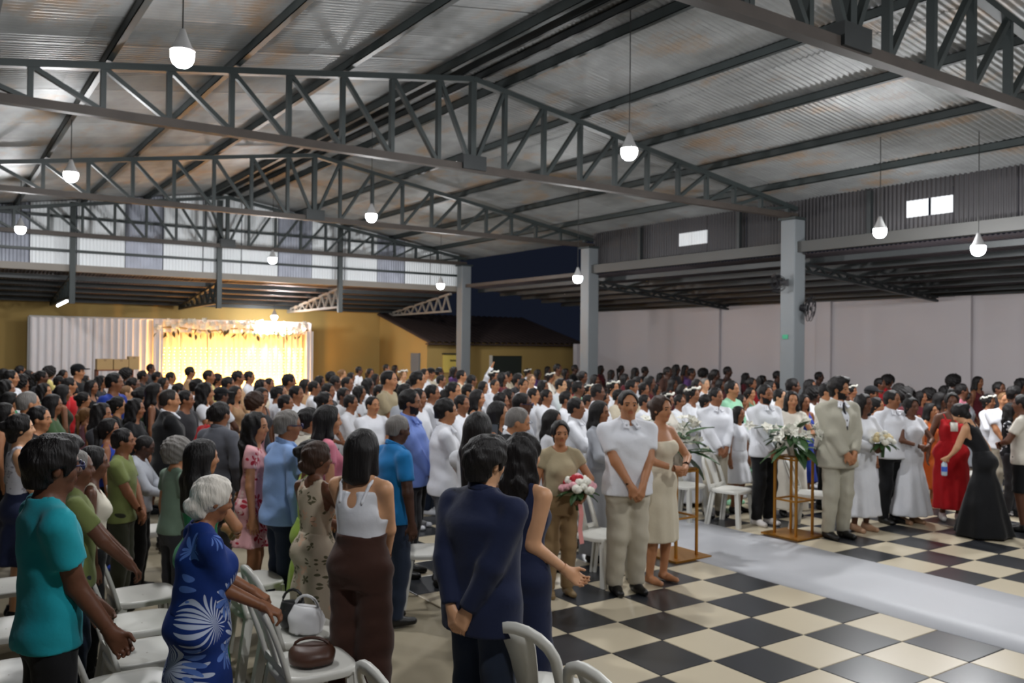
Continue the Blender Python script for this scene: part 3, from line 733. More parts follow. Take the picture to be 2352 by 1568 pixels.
TOPS = {  # hem height, looseness, sleeve length (0 none, <1 upper arm, 2 wrist), neckline
    'tee': (.86, .016, .62, 'round'), 'polo': (.86, .017, .66, 'collar'), 'shirt': (.86, .020, 1.93, 'collar'), 'rolled': (.84, .020, 1.35, 'collar'),
    'blouse': (.92, .014, .45, 'round'), 'longblouse': (.90, .016, 1.9, 'round'), 'tank': (.92, .010, 0, 'scoop'), 'cami': (.98, .010, 0, 'cami'), 'jacket': (.78, .026, 1.95, 'lapel'),
    'off': (.95, .010, 0, 'off'), 'tunic': (.86, .026, .92, 'round'), 'suitshirt': (.95, .012, .3, 'collar'),
}
def top_mesh(D, J, h, kind, hem=None):
    z0, inf, sl, neck = TOPS[kind]; z0 = hem if hem is not None else z0; inf = D.get('loose', inf)
    pts = [J['sh'][s] for s in (1, -1)]
    for s in (1, -1):
        E, W, _, _ = J['arm'][s]
        if sl > 0: pts.append(J['sh'][s] + (E - J['sh'][s]) * min(sl, 1))
        if sl > 1: pts += [E, W]
    pts += [V3(-.2 - D.get('belly', 0), -.2 * J['w'], z0), V3(.2 + D.get('belly', 0), .2 * J['w'], 1.56)]
    pts = np.array(pts); f = Field(pts.min(0) - .10, pts.max(0) + .10, h)
    prof = [list(r) for r in J['prof']]
    if z0 < .84: prof = [[z0 - .01, 0, prof[1][2] * 1.02, prof[1][3] * 1.0]] + prof
    if kind in ('tee', 'polo', 'shirt', 'rolled', 'jacket', 'blouse', 'longblouse') and not D.get('tucked'):
        for r in prof:      # hangs straight from the chest
            if r[0] < 1.2: r[2] = max(r[2], (.112 + .014 * (r[0] < 1.0)) * J['w'] + D.get('belly', 0) * .7); r[3] = max(r[3], ((.148 if J['fem'] else .160) + .018 * (r[0] < 1.02)) * J['w'])
    f.loft(prof, .02, inf, z0 - .05, None)
    if neck in ('round', 'collar', 'lapel', 'scoop'):
        for sd in (1, -1):
            if sl > 0:
                f.cone(V3(-.014, sd * .045, 1.475), J['sh'][sd] + V3(0, -sd * .01, .012), .036 + inf * .8, .042 + inf * .6, .03)
            else:
                f.cone(V3(-.014, sd * .085, 1.455), V3(-.012, sd * .10, 1.40), .036 + inf * .8, .042 + inf * .6, .03)
            if J['fem']: f.ell(V3(.085 * J['w'], sd * .066, 1.275), (.052 + inf, .058 + inf, .056 + inf), .03)
    elif J['fem']:
        for sd in (1, -1): f.ell(V3(.085 * J['w'], sd * .066, 1.275), (.052 + inf, .058 + inf, .056 + inf), .03)
    if sl > 0:
        for sd in (1, -1): add_arm(f, J, sd, inf * (1.0 if sl > 1 else 1.25), sl, True)
    if sl == 0 and neck in ('scoop', 'cami', 'off'):
        for sd in (1, -1):
            S = J['sh'][sd]
            f.cone(S + V3(0, sd * .015, .02), S + V3(0, sd * .02, -.14), .068, .055, .008, sub=True)
    if neck == 'round': f.ell(V3(.012, 0, 1.505), (.085, .078, .065), .006, sub=True)
    elif neck == 'collar': f.ell(V3(.03, 0, 1.525), (.085, .066, .065), .006, sub=True)
    elif neck == 'scoop': f.ell(V3(.03, 0, 1.50), (.13, .085, .13), .006, sub=True)
    elif neck == 'cami':
        f.planecut(2, 1.40, True); f.cone(V3(-.16, 0, 1.43), V3(-.11, 0, 1.34), .085, .03, .01, sub=True); f.cone(V3(.16, 0, 1.42), V3(.13, 0, 1.34), .08, .05, .01, sub=True)
    elif neck == 'off': f.planecut(2, 1.345, True)
    elif neck == 'lapel':
        f.ell(V3(.03, 0, 1.525), (.085, .070, .075), .006, sub=True); f.cone(V3(.14, 0, 1.46), V3(.15, 0, 1.20), .062, .012, .006, sub=True)
    f.wrinkle(D.get('wr', .0032), D.get('seed', 1), 9, 8)
    f.planecut(2, z0, False)
    return f.mesh()
def strap_mesh(J, h):
    f = Field(V3(-.2, -.2, 1.25), V3(.22, .2, 1.58), h)
    for sd in (1, -1):
        pts = [V3(-.108, sd * .075, 1.34), V3(-.070, sd * .10, 1.44), V3(-.015, sd * .108, 1.478), V3(.055, sd * .095, 1.44), V3(.12, sd * .07, 1.34)]
        for a, b in zip(pts, pts[1:]): f.cone(a, b, .011, .011, .004)
    return f.mesh()
def collar_mesh(J, h, tie=False):
    f = Field(V3(-.14, -.14, 1.38), V3(.16, .14, 1.60), h)
    r = .058 if J['fem'] else .067
    n = 14
    for i in range(n):
        a0, a1 = (-math.pi + .42 + (2 * math.pi - .84) * t for t in (i / n, (i + 1) / n))
        # open at the front (+x)
        a0 += math.pi; a1 += math.pi
        p = [V3(-.006 + math.cos(a) * r, math.sin(a) * r, 1.515 - .022 * math.cos(a)) for a in (a0, a1)]
        f.cone(p[0], p[1], .011, .011, .004); f.cone(p[0] + V3(0, 0, -.02), p[1] + V3(0, 0, -.02), .013, .013, .006)
    for sd in (1, -1):
        f.cone(V3(.060, sd * .018, 1.492), V3(.110, sd * .042, 1.440), .012, .009, .016); f.cone(V3(.050, sd * .048, 1.494), V3(.094, sd * .070, 1.448), .013, .009, .016); f.cone(V3(.106, sd * .046, 1.442), V3(.094, sd * .068, 1.448), .009, .009, .016)
    return f.mesh()
def trousers_mesh(D, J, h, kind='trousers'):
    top = D.get('waist', 1.0); inf = D.get('leg_loose', .014)
    a = np.array([J['leg'][s][2] for s in (1, -1)])
    lo = V3(a[:, 0].min() - .14, -.27 * max(J['w'], 1), .02); hi = V3(max(a[:, 0].max() + .14, .22), .27 * max(J['w'], 1), top + .04)
    f = Field(lo, hi, h); zc = {'trousers': .065, 'shorts': .50, 'wide': .03}[kind]; g = .6 + .4 * J['w']
    for sd in (1, -1):
        hp, kn, an = J['leg'][sd]; fl = .045 if kind == 'wide' else 0.
        f.cone(hp, kn, .083 * g + inf, .066 * g + inf + fl * .5, .03); f.cone(kn, an + V3(0, 0, -.03), .066 * g + inf + fl * .5, .052 + inf + fl, .03)
    f.loft([r for r in J['prof'] if r[0] < 1.1], .03, inf * .8, .82, top)
    f.wrinkle(.004, D.get('seed', 1) + 4, 8, 9)
    f.planecut(2, zc, False); f.planecut(2, top, True)
    return f.mesh()
def skirt_mesh(D, J, h, hem, flare, top=1.10):
    p0 = [r for r in J['prof'] if .84 <= r[0] <= 1.2]
    n = 5; prof = []
    for i in range(n):
        t = i / n; prof.append((hem + (.84 - hem) * t, 0., (.126 + flare * (1 - t)) * J['w'], (.186 + flare * (1 - t)) * J['w']))
    prof += [(r[0], r[1], r[2] + .016 * (r[0] < 1.02) + .004, r[3] + .02 * (r[0] < 1.02) + .004) for r in p0]
    m = .20 + flare + .1
    f = Field(V3(-m, -m * 1.1, hem - .03), V3(m, m * 1.1, top + .05), h)
    f.loft(prof, 0, .012, hem, top, pleat=D.get('pleat', .07), npl=D.get('npl', 8))
    f.wrinkle(.003, D.get('seed', 1) + 8, 8, 5)
    f.planecut(2, hem, False)
    return f.mesh()
def shoe_mesh(J, sd, h):
    a = J['leg'][sd][2]; f = Field(a + V3(-.12, -.09, -.10), a + V3(.25, .09, .08), h)
    f.cone(a + V3(-.03, 0, -.045), a + V3(.06, 0, -.045), .042, .044, .02)
    f.cone(a + V3(.06, 0, -.05), a + V3(.165, sd * .012, -.055), .042, .033, .02)
    f.cone(a + V3(-.01, 0, -.04), a + V3(-.005, 0, .02), .044, .046, .02, cut=True)
    f.planecut(2, .0, False)
    return f.mesh()

def body_mesh(D, J, hb, hh, hhand, tone, dark):
    pts = [J['arm'][s][i] for s in (1, -1) for i in (0, 1)] + [J['sh'][1], J['sh'][-1]]
    pts = np.array(pts + [V3(-.2, -.22 * J['w'], 0), V3(.25, .22 * J['w'], 1.5)])
    lo, hi = pts.min(0) - .12, pts.max(0) + .12; lo[2] = -.03; hi[2] = max(hi[2], 1.78)
    cov = D.get('covered_legs', False)
    def build(f, head=True, hands=True):
        add_torso(f, J, -.004)
        for s in (1, -1):
            add_arm(f, J, s)
            E, W, cu, n = J['arm'][s]
            if hands: add_hand(f, W, W - E, n, cu, s)
            else: f.cone(W, W + (W - E) / np.linalg.norm(W - E) * .14, .0285, .022, .01)
            if not cov: add_leg(f, J, s)
        if head: add_head(f, J, D)
        return f
    f = build(Field(lo, hi, hb), True, False)
    if cov: f.planecut(2, .80, False)
    f.planecut(2, .0, False)
    v, q = f.mesh()
    out = [(v, q)]
    boxes = [(J['hc'] + V3(-.16, -.15, -.20), J['hc'] + V3(.17, .15, .17), hh, 'head')]
    if hhand:
        for s in (1, -1):
            E, W, cu, n = J['arm'][s]; d = (W - E) / np.linalg.norm(W - E); c = W + d * .085
            boxes.append((c - .105, c + .105, hhand, s))
    # replace the coarse head and hands by finer skins of the same form
    V, Q = v, q
    keep = np.ones(len(V), bool)
    parts = []
    for blo, bhi, hs, w in boxes:
        ins = np.all((V > blo + hb * .0) & (V < bhi - hb * .0), 1)
        if w == 'head': ins = V[:, 2] > J['hc'][2] - .100; ins &= np.abs(V[:, 1]) < .17; ins &= np.abs(V[:, 0]) < .2
        else:
            E, W, cu, n = J['arm'][w]; d = (W - E) / np.linalg.norm(W - E)
            ins = ((V - W) @ d > .034) & (np.linalg.norm(V - W - d * .08, axis=1) < .15)
        if w == 'head':
            g = Field(blo, bhi, hs); add_head(g, J, D); add_torso(g, J, -.004)
            pv, pq = g.mesh()
            pv, pq = drop_outside(pv, pq, pv[:, 2] > J['hc'][2] - .160) if len(pv) else (pv, pq)
        else:
            E, W, cu, n = J['arm'][w]; d = (W - E) / np.linalg.norm(W - E)
            g = Field(blo, bhi, hs); add_hand(g, W, W - E, n, cu, w); g.cone(E, W, .045, .029 * (.9 if J['fem'] else 1), .015)
            pv, pq = g.mesh()
            if len(pv): pv, pq = drop_outside(pv, pq, (pv - W) @ d > -.04)
        keep &= ~ins; parts.append((pv, pq, w))
    V, Q = drop_outside(V, Q, keep)
    vs, qs, ms, off = [V], [Q], [np.zeros(len(Q), int)], len(V)
    for pv, pq, w in parts:
        if not len(pq): continue
        mi = np.zeros(len(pq), int)
        if w == 'head':
            c = pv[pq].mean(1) - J['hc']
            x, y, z = c[:, 0], np.abs(c[:, 1]), c[:, 2]
            mi[(x > .060) & (((y - .032) / .0125) ** 2 + ((z - .003) / .0060) ** 2 < 1)] = 1          # eyes
            mi[(x > .066) & (y > .014) & (y < .050) & (np.abs(z - .0265 + (y - .03) ** 2 * 4) < .0042)] = 2   # brows
            mi[(x > .070) & (y < .023) & (np.abs(z + .059) < .0115)] = 3     # lips
            if D.get('beard'):
                mi[(z < -.046 + (.085 - x) * .32) & (z > -.12) & (x > .012) & (mi == 0)] = 2
        vs.append(pv); qs.append(pq + off); ms.append(mi); off += len(pv)
    return np.concatenate(vs), np.concatenate(qs), np.concatenate(ms)

def person_parts(D, q):
    """all meshes of one person: list of (part name, mesh, material key or None); q = (body, head, hand, cloth) cell sizes"""
    J = figure(D); fn = pose_after(D); hb, hh, hd, hc = q; out = []
    sc = D['h'] / 1.75
    def fin(name, v, f, mats, mi=None):
        if not len(f): return
        out.append((name, mesh_data(name, fn(v) * sc, f, mats, mi)))
    dress = D.get('dress'); top = D.get('top'); bot = D.get('bottom')
    if bot in ('trousers', 'wide') : D['covered_legs'] = D.get('shoe') != 'bare'
    v, f, mi = body_mesh(D, J, hb, hh, hd, None, None)
    fin('body', v, f, [skin(D.get('skin', 2)), M['eye'], hairmat(D.get('hair_col', 'black')), lipmat(D.get('skin', 2))], mi)
    hm = hair_mesh(D, J, hh * 1.15)
    if hm is not None: fin('hair', hm[0], hm[1], [hairmat(D.get('hair_col', 'black'))])
    if dress:
        kind, hem, flare = dress
        v, f = top_mesh(D, J, hc, kind, 1.02)
        v2, f2 = skirt_mesh(D, J, hc * 1.15, hem, flare)
        fin('dress', np.concatenate([v, v2]), np.concatenate([f, f2 + len(v)]), [cloth(D['top_col'])])
        if kind == 'cami': fin('strap', *strap_mesh(J, hc * .7), [cloth(D['top_col'])])
    else:
        if top:
            v, f = top_mesh(D, J, hc, top, D.get('hem'))
            fin({'jacket': 'suit_jacket', 'tee': 't_shirt', 'cami': 'camisole', 'tank': 'sleeveless_top', 'blouse': 'blouse', 'longblouse': 'blouse'}.get(top, 'shirt'), v, f, [cloth(D['top_col'])])
            if top == 'cami': fin('strap', *strap_mesh(J, hc * .7), [cloth(D['top_col'])])
            if top == 'jacket':
                D2 = dict(D, loose=.008); v, f = top_mesh(D2, J, hc, 'suitshirt'); fin('shirt', v, f, [cloth('white')])
        if bot in ('trousers', 'wide', 'shorts'):
            v, f = trousers_mesh(D, J, hc, bot); fin('shorts' if bot == 'shorts' else 'trousers', v, f, [cloth(D['bot_col'])])
        elif bot == 'skirt':
            v, f = skirt_mesh(D, J, hc, D.get('skirt_hem', .5), D.get('flare', .05)); fin('skirt', v, f, [cloth(D['bot_col'])])
    if (top in ('polo', 'shirt', 'rolled', 'jacket')) and D.get('collar', True):
        v, f = collar_mesh(J, .0085); fin('collar', v, f, [cloth('white' if top == 'jacket' else D['top_col'])])
    if D.get('shoe', 'shoe') != 'bare' and D.get('show_feet', True):
        for s in (1, -1):
            v, f = shoe_mesh(J, s, max(hc * .8, .010)); fin('shoe', v, f, [M['shoe_' + D.get('shoe_col', 'black')]])
    if D.get('glasses'):
        f = Field(J['hc'] + V3(-.03, -.11, -.05), J['hc'] + V3(.14, .11, .06), .0045); c = J['hc']
        for s in (1, -1):
            pr = [c + V3(.112, s * .032 + .023 * math.cos(a), .002 + .017 * math.sin(a)) for a in np.linspace(0, 2 * math.pi, 11)]
            for a, b in zip(pr, pr[1:]): f.cone(a, b, .0042, .0042, .001)
            f.cone(c + V3(.11, s * .055, .006), c + V3(.0, s * .088, .008), .0042, .0042, .001)
        f.cone(c + V3(.116, .01, .004), c + V3(.116, -.01, .004), .0042, .0042, .001)
        fin('glasses', *f.mesh(), [M['glasses']])
    if D.get('tie'):
        f = Field(V3(.06, -.05, 1.10), V3(.20, .05, 1.52), .009)
        f.cone(V3(.075, 0, 1.48), V3(.085, 0, 1.455), .016, .013, .004); f.cone(V3(.085, 0, 1.455), V3(.128, 0, 1.30), .012, .022, .006); f.cone(V3(.128, 0, 1.30), V3(.132, 0, 1.18), .022, .02, .006)
        fin('tie', *f.mesh(), [cloth('charcoal')])
    if D.get('wreath'):
        f = Field(J['hc'] + V3(-.2, -.2, -.1), J['hc'] + V3(.2, .2, .2), .011); c = J['hc']
        for i in range(18):
            a = i / 18 * 2 * math.pi
            f.ell(c + V3(-.008 + .108 * math.cos(a), .098 * math.sin(a), .085 + .012 * math.sin(5 * a) + .025 * math.cos(a)), (.022, .022, .018), .004)
        fin('flower_wreath', *f.mesh(), [M['petal_white']])
    if D.get('cap'):
        f = Field(J['hc'] + V3(-.2, -.16, -.05), J['hc'] + V3(.24, .16, .2), .010); c = J['hc']
        f.ell(c + V3(-.008, 0, .05), (.118, .100, .095), 0); f.planecut(2, c[2] + .045, False)
        f.ell(c + V3(.12, 0, .052), (.085, .07, .012), .008); fin('cap', *f.mesh(), [cloth(D['cap'])])
    if D.get('badge'):
        x0 = .145 * J['w']; c = [(x0 + .028, 1.245), (x0 + .008, 1.365)]
        bv = np.array([(x + t, sy * .045, z) for x, z in c for t in (0, .004) for sy in (-1, 1)]); bf = np.array([(2, 3, 7, 6), (1, 0, 4, 5), (0, 2, 6, 4), (3, 1, 5, 7), (0, 1, 3, 2), (6, 7, 5, 4)])
        fin('name_card', bv, bf, [M['paper']])
    return out
# ---------------------------------------------------------------- lamps
mat('bulb', lin(255, 252, 246), .4, emit=(.98, .985, 1.), estr=LAMP)
mat('bulb_house', lin(190, 190, 190), .4); mat('cord', lin(40, 40, 40), .6)
mat('tube_light', lin(255, 255, 255), .4, emit=(.95, .98, 1.), estr=14.)
def lamp(x, y, z, top, lab, k=1.):
    e = tag(empty('hanging_lamp', (x, y, z)), lab, 'lamp', 'hanging white lamps')
    # LED bulb: glowing dome below, opaque heat sink above
    s = MB(); n = 16; rr = [(.010, -.105), (.045, -.098), (.075, -.072), (.092, -.03), (.094, .012), (.088, .03)]
    for r_, z_ in rr: s.v += [(r_ * k * math.cos(2 * math.pi * i / n), r_ * k * math.sin(2 * math.pi * i / n), z_ * k) for i in range(n)]
    for j in range(len(rr) - 1):
        for i in range(n): s.f.append((j * n + i, j * n + (i + 1) % n, (j + 1) * n + (i + 1) % n, (j + 1) * n + i)); s.m.append(0)
    s.f.append(tuple(range(n))[::-1]); s.m.append(0)
    s.build('bulb', M['bulb'], e, smooth=True)
    s = MB(); s.tube([(0, 0, .026 * k), (0, 0, .032 * k), (0, 0, .075 * k), (0, 0, .15 * k), (0, 0, .21 * k)], [.096, .100, .072, .04, .02], 16); s.build('heat_sink', M['bulb_house'], e, smooth=True)
    s = MB(); s.tube([(0, 0, .2), (.004, 0, (top - z) * .6), (0, 0, top - z)], .006, 6); s.build('cord', M['cord'], e)
def lampx(px, py, X, lab, roofz):
    d = _fw + _R * (px - 1176) / FPX + _U * (784 - py) / FPX; P = CAM + d * (X - CAM[0]) / d[0]
    lamp(P[0], P[1], P[2], roofz(P), lab)
mainroof = lambda P: zr(P[1]) - .02; sideroof = lambda P: zs(P[1]) - .02; rearroof = lambda P: zl(P[0]) - .02
lampx(419, 126, -2.17, 'glaring white hanging lamp high up over the left rows, largest of all', mainroof)
lampx(163, 401, -8.17, 'white hanging lamp at upper left, below and behind the largest one', mainroof)
lampx(47, 525, -14.17, 'white hanging lamp at the far left edge above the yellow wall', mainroof)
lampx(1445, 347, -2.17, 'white hanging lamp under the ridge, right of the middle of the picture', mainroof)
lampx(853, 496, -8.17, 'white hanging lamp under the ridge in the middle distance', mainroof)
lampx(626, 595, -14.17, 'white hanging lamp under the ridge straight above the glowing curtain', mainroof)
lampx(2021, 530, -2.17, 'white hanging lamp just below the bright pair of clerestory panes', mainroof)
lampx(1327, 638, -8.17, 'white hanging lamp in front of the orange tinted column', mainroof)
lampx(1012, 655, -14.17, 'white hanging lamp left of the column before the yellow house', mainroof)
lampx(2247, 570, -1.0, 'white hanging lamp at the edge of the side roof, rightmost of all', mainroof)
lampx(630, 727, -20.3, 'white hanging lamp at the top edge of the curtain backdrop', rearroof)
for y in (-2.9, 1.9, 6.4): lamp(3.83, y, 4.4, zr(y) - .02, {-2.9: 'white hanging lamp over the camera side of the left rows', 1.9: 'white hanging lamp under the ridge over the camera side', 6.4: 'white hanging lamp over the camera side of the right rows'}[y])
t = tag(empty('tube_lamp', (-19.2, -1.77, 3.14)), 'short slanting tube lamp under the rear roof above the curtain', 'lamp')
s = MB(); s.tube([(-.9, 0, 0), (.9, 0, .05)], .03, 10); s.build('tube', M['tube_light'], t, smooth=True)
s = MB(); s.bar((-.95, 0, .05), (.95, 0, .10), .06, .05, (0, 1, 0)); s.build('fitting', M['bulb_house'], t)
# ---------------------------------------------------------------- curtain backdrop with warm lights
mat('curtain_white', lin(226, 222, 224), .8, sheen=.2, var=.03); mat('curtain_warm', lin(238, 224, 196), .8, var=.03)
mat('fairy', lin(255, 220, 150), .4, emit=(1., .48, .11), estr=26.); mat('leaf', lin(52, 84, 44), .5, var=.3, vscale=12.); mat('leaf_dry', lin(96, 84, 46), .6, var=.3, vscale=12.); mat('stand_gold', lin(178, 124, 48), .35, .7)
bd = tag(empty('curtain_backdrop', (-20.9, 1.54, 0)), 'white pleated curtain backdrop glowing warm amber on its right half', 'backdrop')
def drape(y0, y1, z0, z1, x, amp, pitch, m, name):
    s = MB(); n = int((y1 - y0) / pitch * 6)
    for i in range(n + 1):
        y = y0 + (y1 - y0) * i / n; a = 2 * math.pi * (y - y0) / pitch
        for k, z in enumerate((z0, z0 + (z1 - z0) * .5, z1)): s.v.append((x + amp * math.sin(a + .6 * math.sin(y * 3.1)) * (1.1 - .4 * k / 2), y + .02 * math.sin(a * .5) * (1 - k / 2), z))
    for i in range(n):
        for k in range(2): s.f.append((i * 3 + k, i * 3 + k + 1, i * 3 + 4 + k, i * 3 + 3 + k)); s.m.append(0)
    o = s.build(name, M[m], bd, smooth=True); o.location = (0, 0, 0); o.matrix_parent_inverse = Matrix.Translation((20.9, -1.54, 0)); return o
for a in range(4): drape(-2.34 + a * .77, -2.34 + (a + 1) * .77 - .01, .02, 2.85, -20.9, .045, .19, 'curtain_white', 'curtain_panel')
for a in range(6): drape(.74 + a * .78, .74 + (a + 1) * .78 - .01, .02, 2.84, -20.95, .04, .17, 'curtain_warm', 'curtain_panel')
for yy in (.70, 5.18): drape(yy, yy + .26, .02, 2.6, -20.55, .04, .13, 'curtain_white', 'side_drape')
drape(.7, 5.4, 2.5, 2.86, -20.62, .05, .2, 'curtain_white', 'valance')
s = MB(); s.tube([(-20.9, -2.36, 2.87), (-20.9, 5.44, 2.87)], .025, 8)
for y in (-2.36, .7, 5.44): s.tube([(-20.98, y, 0), (-20.98, y, 2.87)], .025, 8)
o = s.build('pipe_frame', M['bulb_house'], bd); o.matrix_parent_inverse = Matrix.Translation((20.9, -1.54, 0))
s = MB(); r2 = random.Random(8)
for i in range(30):
    y = .9 + i * .147
    for k in range(12): s.ball((-20.82 + r2.uniform(-.02, .02), y + r2.uniform(-.02, .02), 1.0 + k * .095), .011, 5, 4)
o = tag(s.build('fairy_lights', M['fairy'], bd), kind='stuff'); o.matrix_parent_inverse = Matrix.Translation((20.9, -1.54, 0))
for i in range(6):
    y = 1.15 + i * .74
    e = tag(empty('floor_uplight', (-20.45, y, 0)), 'small warm uplight on the floor before the curtain, number %s from left' % ('one', 'two', 'three', 'four', 'five', 'six')[i], 'uplight', 'uplights under the curtain')
    s = MB(); s.tube([(0, 0, .02), (0, 0, .14)], [.09, .07], 12); s.build('can', M['cord'], e); s = MB(); s.box((-.1, -.1, 0), (.1, .1, .02)); s.build('foot_plate', M['cord'], e)
    l = bpy.data.lights.new('warm_beam', 'SPOT'); l.energy = WARM * 60; l.color = (1., .50, .13); l.spot_size = 2.2; l.spot_blend = 1.; l.shadow_soft_size = .06
    o = link('warm_beam', l, e, (0, 0, .17)); o.rotation_euler = (math.pi - .0, math.radians(-24), 0); o.rotation_euler = Vector((-.45, 0, 1.)).to_track_quat('-Z', 'Y').to_euler()
# ---- blossoms and leaves
def blossom_mesh(m, r=.05, n=5, name='blossom'):
    s = MB()
    for k in range(n):
        a = 2 * math.pi * k / n; u = np.array((math.cos(a), math.sin(a), .25)); w = np.array((-math.sin(a), math.cos(a), 0)); c = u * r * .55
        P = [u * r * .08, c + w * r * .38 + np.array((0, 0, .1 * r)), u * r, c - w * r * .38 + np.array((0, 0, .1 * r)), c + np.array((0, 0, -.05 * r))]
        s.add(P, [(0, 1, 4), (1, 2, 4), (2, 3, 4), (3, 0, 4)])
    s.ball((0, 0, .01), r * .2, 6, 4)
    return s.mesh(name, M[m])
def rose_mesh(m, r=.035):
    s = MB(); s.ball((0, 0, 0), (r * .7, r * .7, r * .75), 8, 6)
    for ring, (nn, rr, zz) in enumerate(((3, .55, .35), (5, .85, .05))):
        for k in range(nn):
            a = 2 * math.pi * (k + ring * .4) / nn; s.ball((r * rr * .55 * math.cos(a), r * rr * .55 * math.sin(a), r * zz * .5), (r * .5, r * .5, r * .55), 6, 5)
    return s.mesh('rose', M[m], True)
def leaf_mesh(L=.22, W=.07, m='leaf'):
    s = MB(); n = 5
    for i in range(n + 1):
        t = i / n; w = W * math.sin(math.pi * min(t * .9 + .06, 1)); z = -.35 * L * t * t
        s.v += [(L * t, -w / 2, z + .008), (L * t, 0, z), (L * t, w / 2, z + .008)]
    for i in range(n):
        for k in range(2): s.f.append((i * 3 + k, (i + 1) * 3 + k, (i + 1) * 3 + k + 1, i * 3 + k + 1)); s.m.append(0)
    return s.mesh('leaf', M[m])
OR_W, LEAF, LEAF_S, LEAF_D = blossom_mesh('petal_white', .055), leaf_mesh(.26, .10), leaf_mesh(.12, .05), leaf_mesh(.14, .07, 'leaf_dry')
gr = random.Random(3)
ga = tag(empty('flower_garland', (-20.5, 3.0, 2.6)), 'garland of white flowers and dark leaves along the top of the glowing curtain', 'garland')
s = MB(); s.tube([(0, -2.25 + i * .3, .05 * math.sin(i)) for i in range(16)], .02, 6); s.build('stem', M['leaf_dry'], ga)
for i in range(60):
    y = -2.2 + 4.4 * i / 60 + gr.uniform(-.05, .05)
    o = link('blossom', OR_W, ga, (gr.uniform(0, .12), y, gr.uniform(-.08, .26)), (gr.uniform(-.5, .5), 1.2 + gr.uniform(-.5, .5), gr.uniform(-1, 1))); o.scale = (1.9,) * 3
for i in range(44):
    y = -2.2 + 4.4 * i / 44 + gr.uniform(-.06, .06)
    o = link('leaf', LEAF_D if i % 3 else LEAF_S, ga, (gr.uniform(.02, .14), y, gr.uniform(-.16, .02)), (gr.uniform(-1, 1), gr.uniform(.2, 1.4), gr.uniform(-2, 2))); o.scale = (1.3,) * 3
# ---- flower columns by the aisle
def flower_stand(P, rz, lab, hgt=.92):
    e = tag(empty('flower_stand', (P[0], P[1], 0), rz), lab, 'stand', 'gold flower stands by the aisle'); w = .15
    s = MB(); s.box((-.26, -.26, 0), (.26, .26, .02)); s.build('base_plate', M['stand_gold'], e)
    for i, j in ((-1, -1), (1, -1), (1, 1), (-1, 1)):
        s = MB(); s.box((i * w - .012, j * w - .012, .02), (i * w + .012, j * w + .012, hgt)); s.build('post', M['stand_gold'], e)
    for z, nme in ((.42, 'crossbar'), (hgt - .02, 'top_ring')):
        s = MB()
        for a, b in (((-w, -w), (w, -w)), ((w, -w), (w, w)), ((w, w), (-w, w)), ((-w, w), (-w, -w))): s.bar((a[0], a[1], z), (b[0], b[1], z), .02, .02, (0, 0, 1))
        s.build(nme, M['stand_gold'], e)
    s = MB(); s.box((-w, -w, hgt), (w, w, hgt + .012)); s.build('top_plate', M['stand_gold'], e)
    return e
def arrangement(P, z0, lab, seed, k=1., spread=.36, nb=34, tall=.5):
    r = random.Random(seed); e = tag(empty('flower_arrangement', (P[0], P[1], z0)), lab, 'flowers', 'white orchid arrangements')
    s = MB(); s.tube([(0, 0, 0), (0, 0, .08), (0, 0, .16)], [.07, .09, .10], 12); s.build('pot', M['trim_white'], e)
    for i in range(22):
        a = r.uniform(0, 6.28); o = link('leaf', LEAF, e, (.05 * math.cos(a), .05 * math.sin(a), r.uniform(.08, .3)), (0, r.uniform(-.9, .5), a)); o.scale = (k * r.uniform(.8, 1.3),) * 3
    n = 0
    for i in range(7):
        a = 6.28 * i / 7 + r.uniform(-.3, .3); up = r.uniform(.15, 1.) * tall; out = spread * r.uniform(.7, 1.25); pts = []
        for t in np.linspace(0, 1, 6): pts.append(np.array((out * t * math.cos(a), out * t * math.sin(a), .15 + up * 1.6 * t - up * 1.1 * t * t - (.18 * t * t if i % 2 else 0))))
        s = MB(); s.tube(pts, .006, 5); stem_ = s.build('stem', M['leaf'], e)
        for t in (2, 3, 4, 5, 5):
            p = pts[t] + np.array((r.uniform(-.05, .05), r.uniform(-.05, .05), r.uniform(-.03, .04)))
            o = link('blossom', OR_W, stem_, tuple(p), (r.uniform(-1.2, 1.2), r.uniform(-1.2, 1.2), r.uniform(0, 6))); o.scale = (k * r.uniform(.9, 1.25),) * 3
    return e
P1 = on_floor(1822, 1228); flower_stand(P1, .0, 'gold frame flower stand across the aisle beside the beige suit'); arrangement(P1, .94, 'white orchids with broad green leaves on the stand beside the beige suit', 2, 1.25, .42)
P2 = on_floor(1552, 1275); flower_stand(P2, .0, 'gold frame flower stand behind the cream off shoulder dress'); arrangement(P2, .94, 'white orchid arrangement behind the cream off shoulder dress', 5, 1.2, .3, tall=.62)
P3 = at(905, 905, 13.); arrangement(P3, 1.15, 'small white flower arrangement far back among the white shirts', 9, 1., .22); flower_stand(P3, .3, 'gold flower stand far back among the white shirts', 1.13)
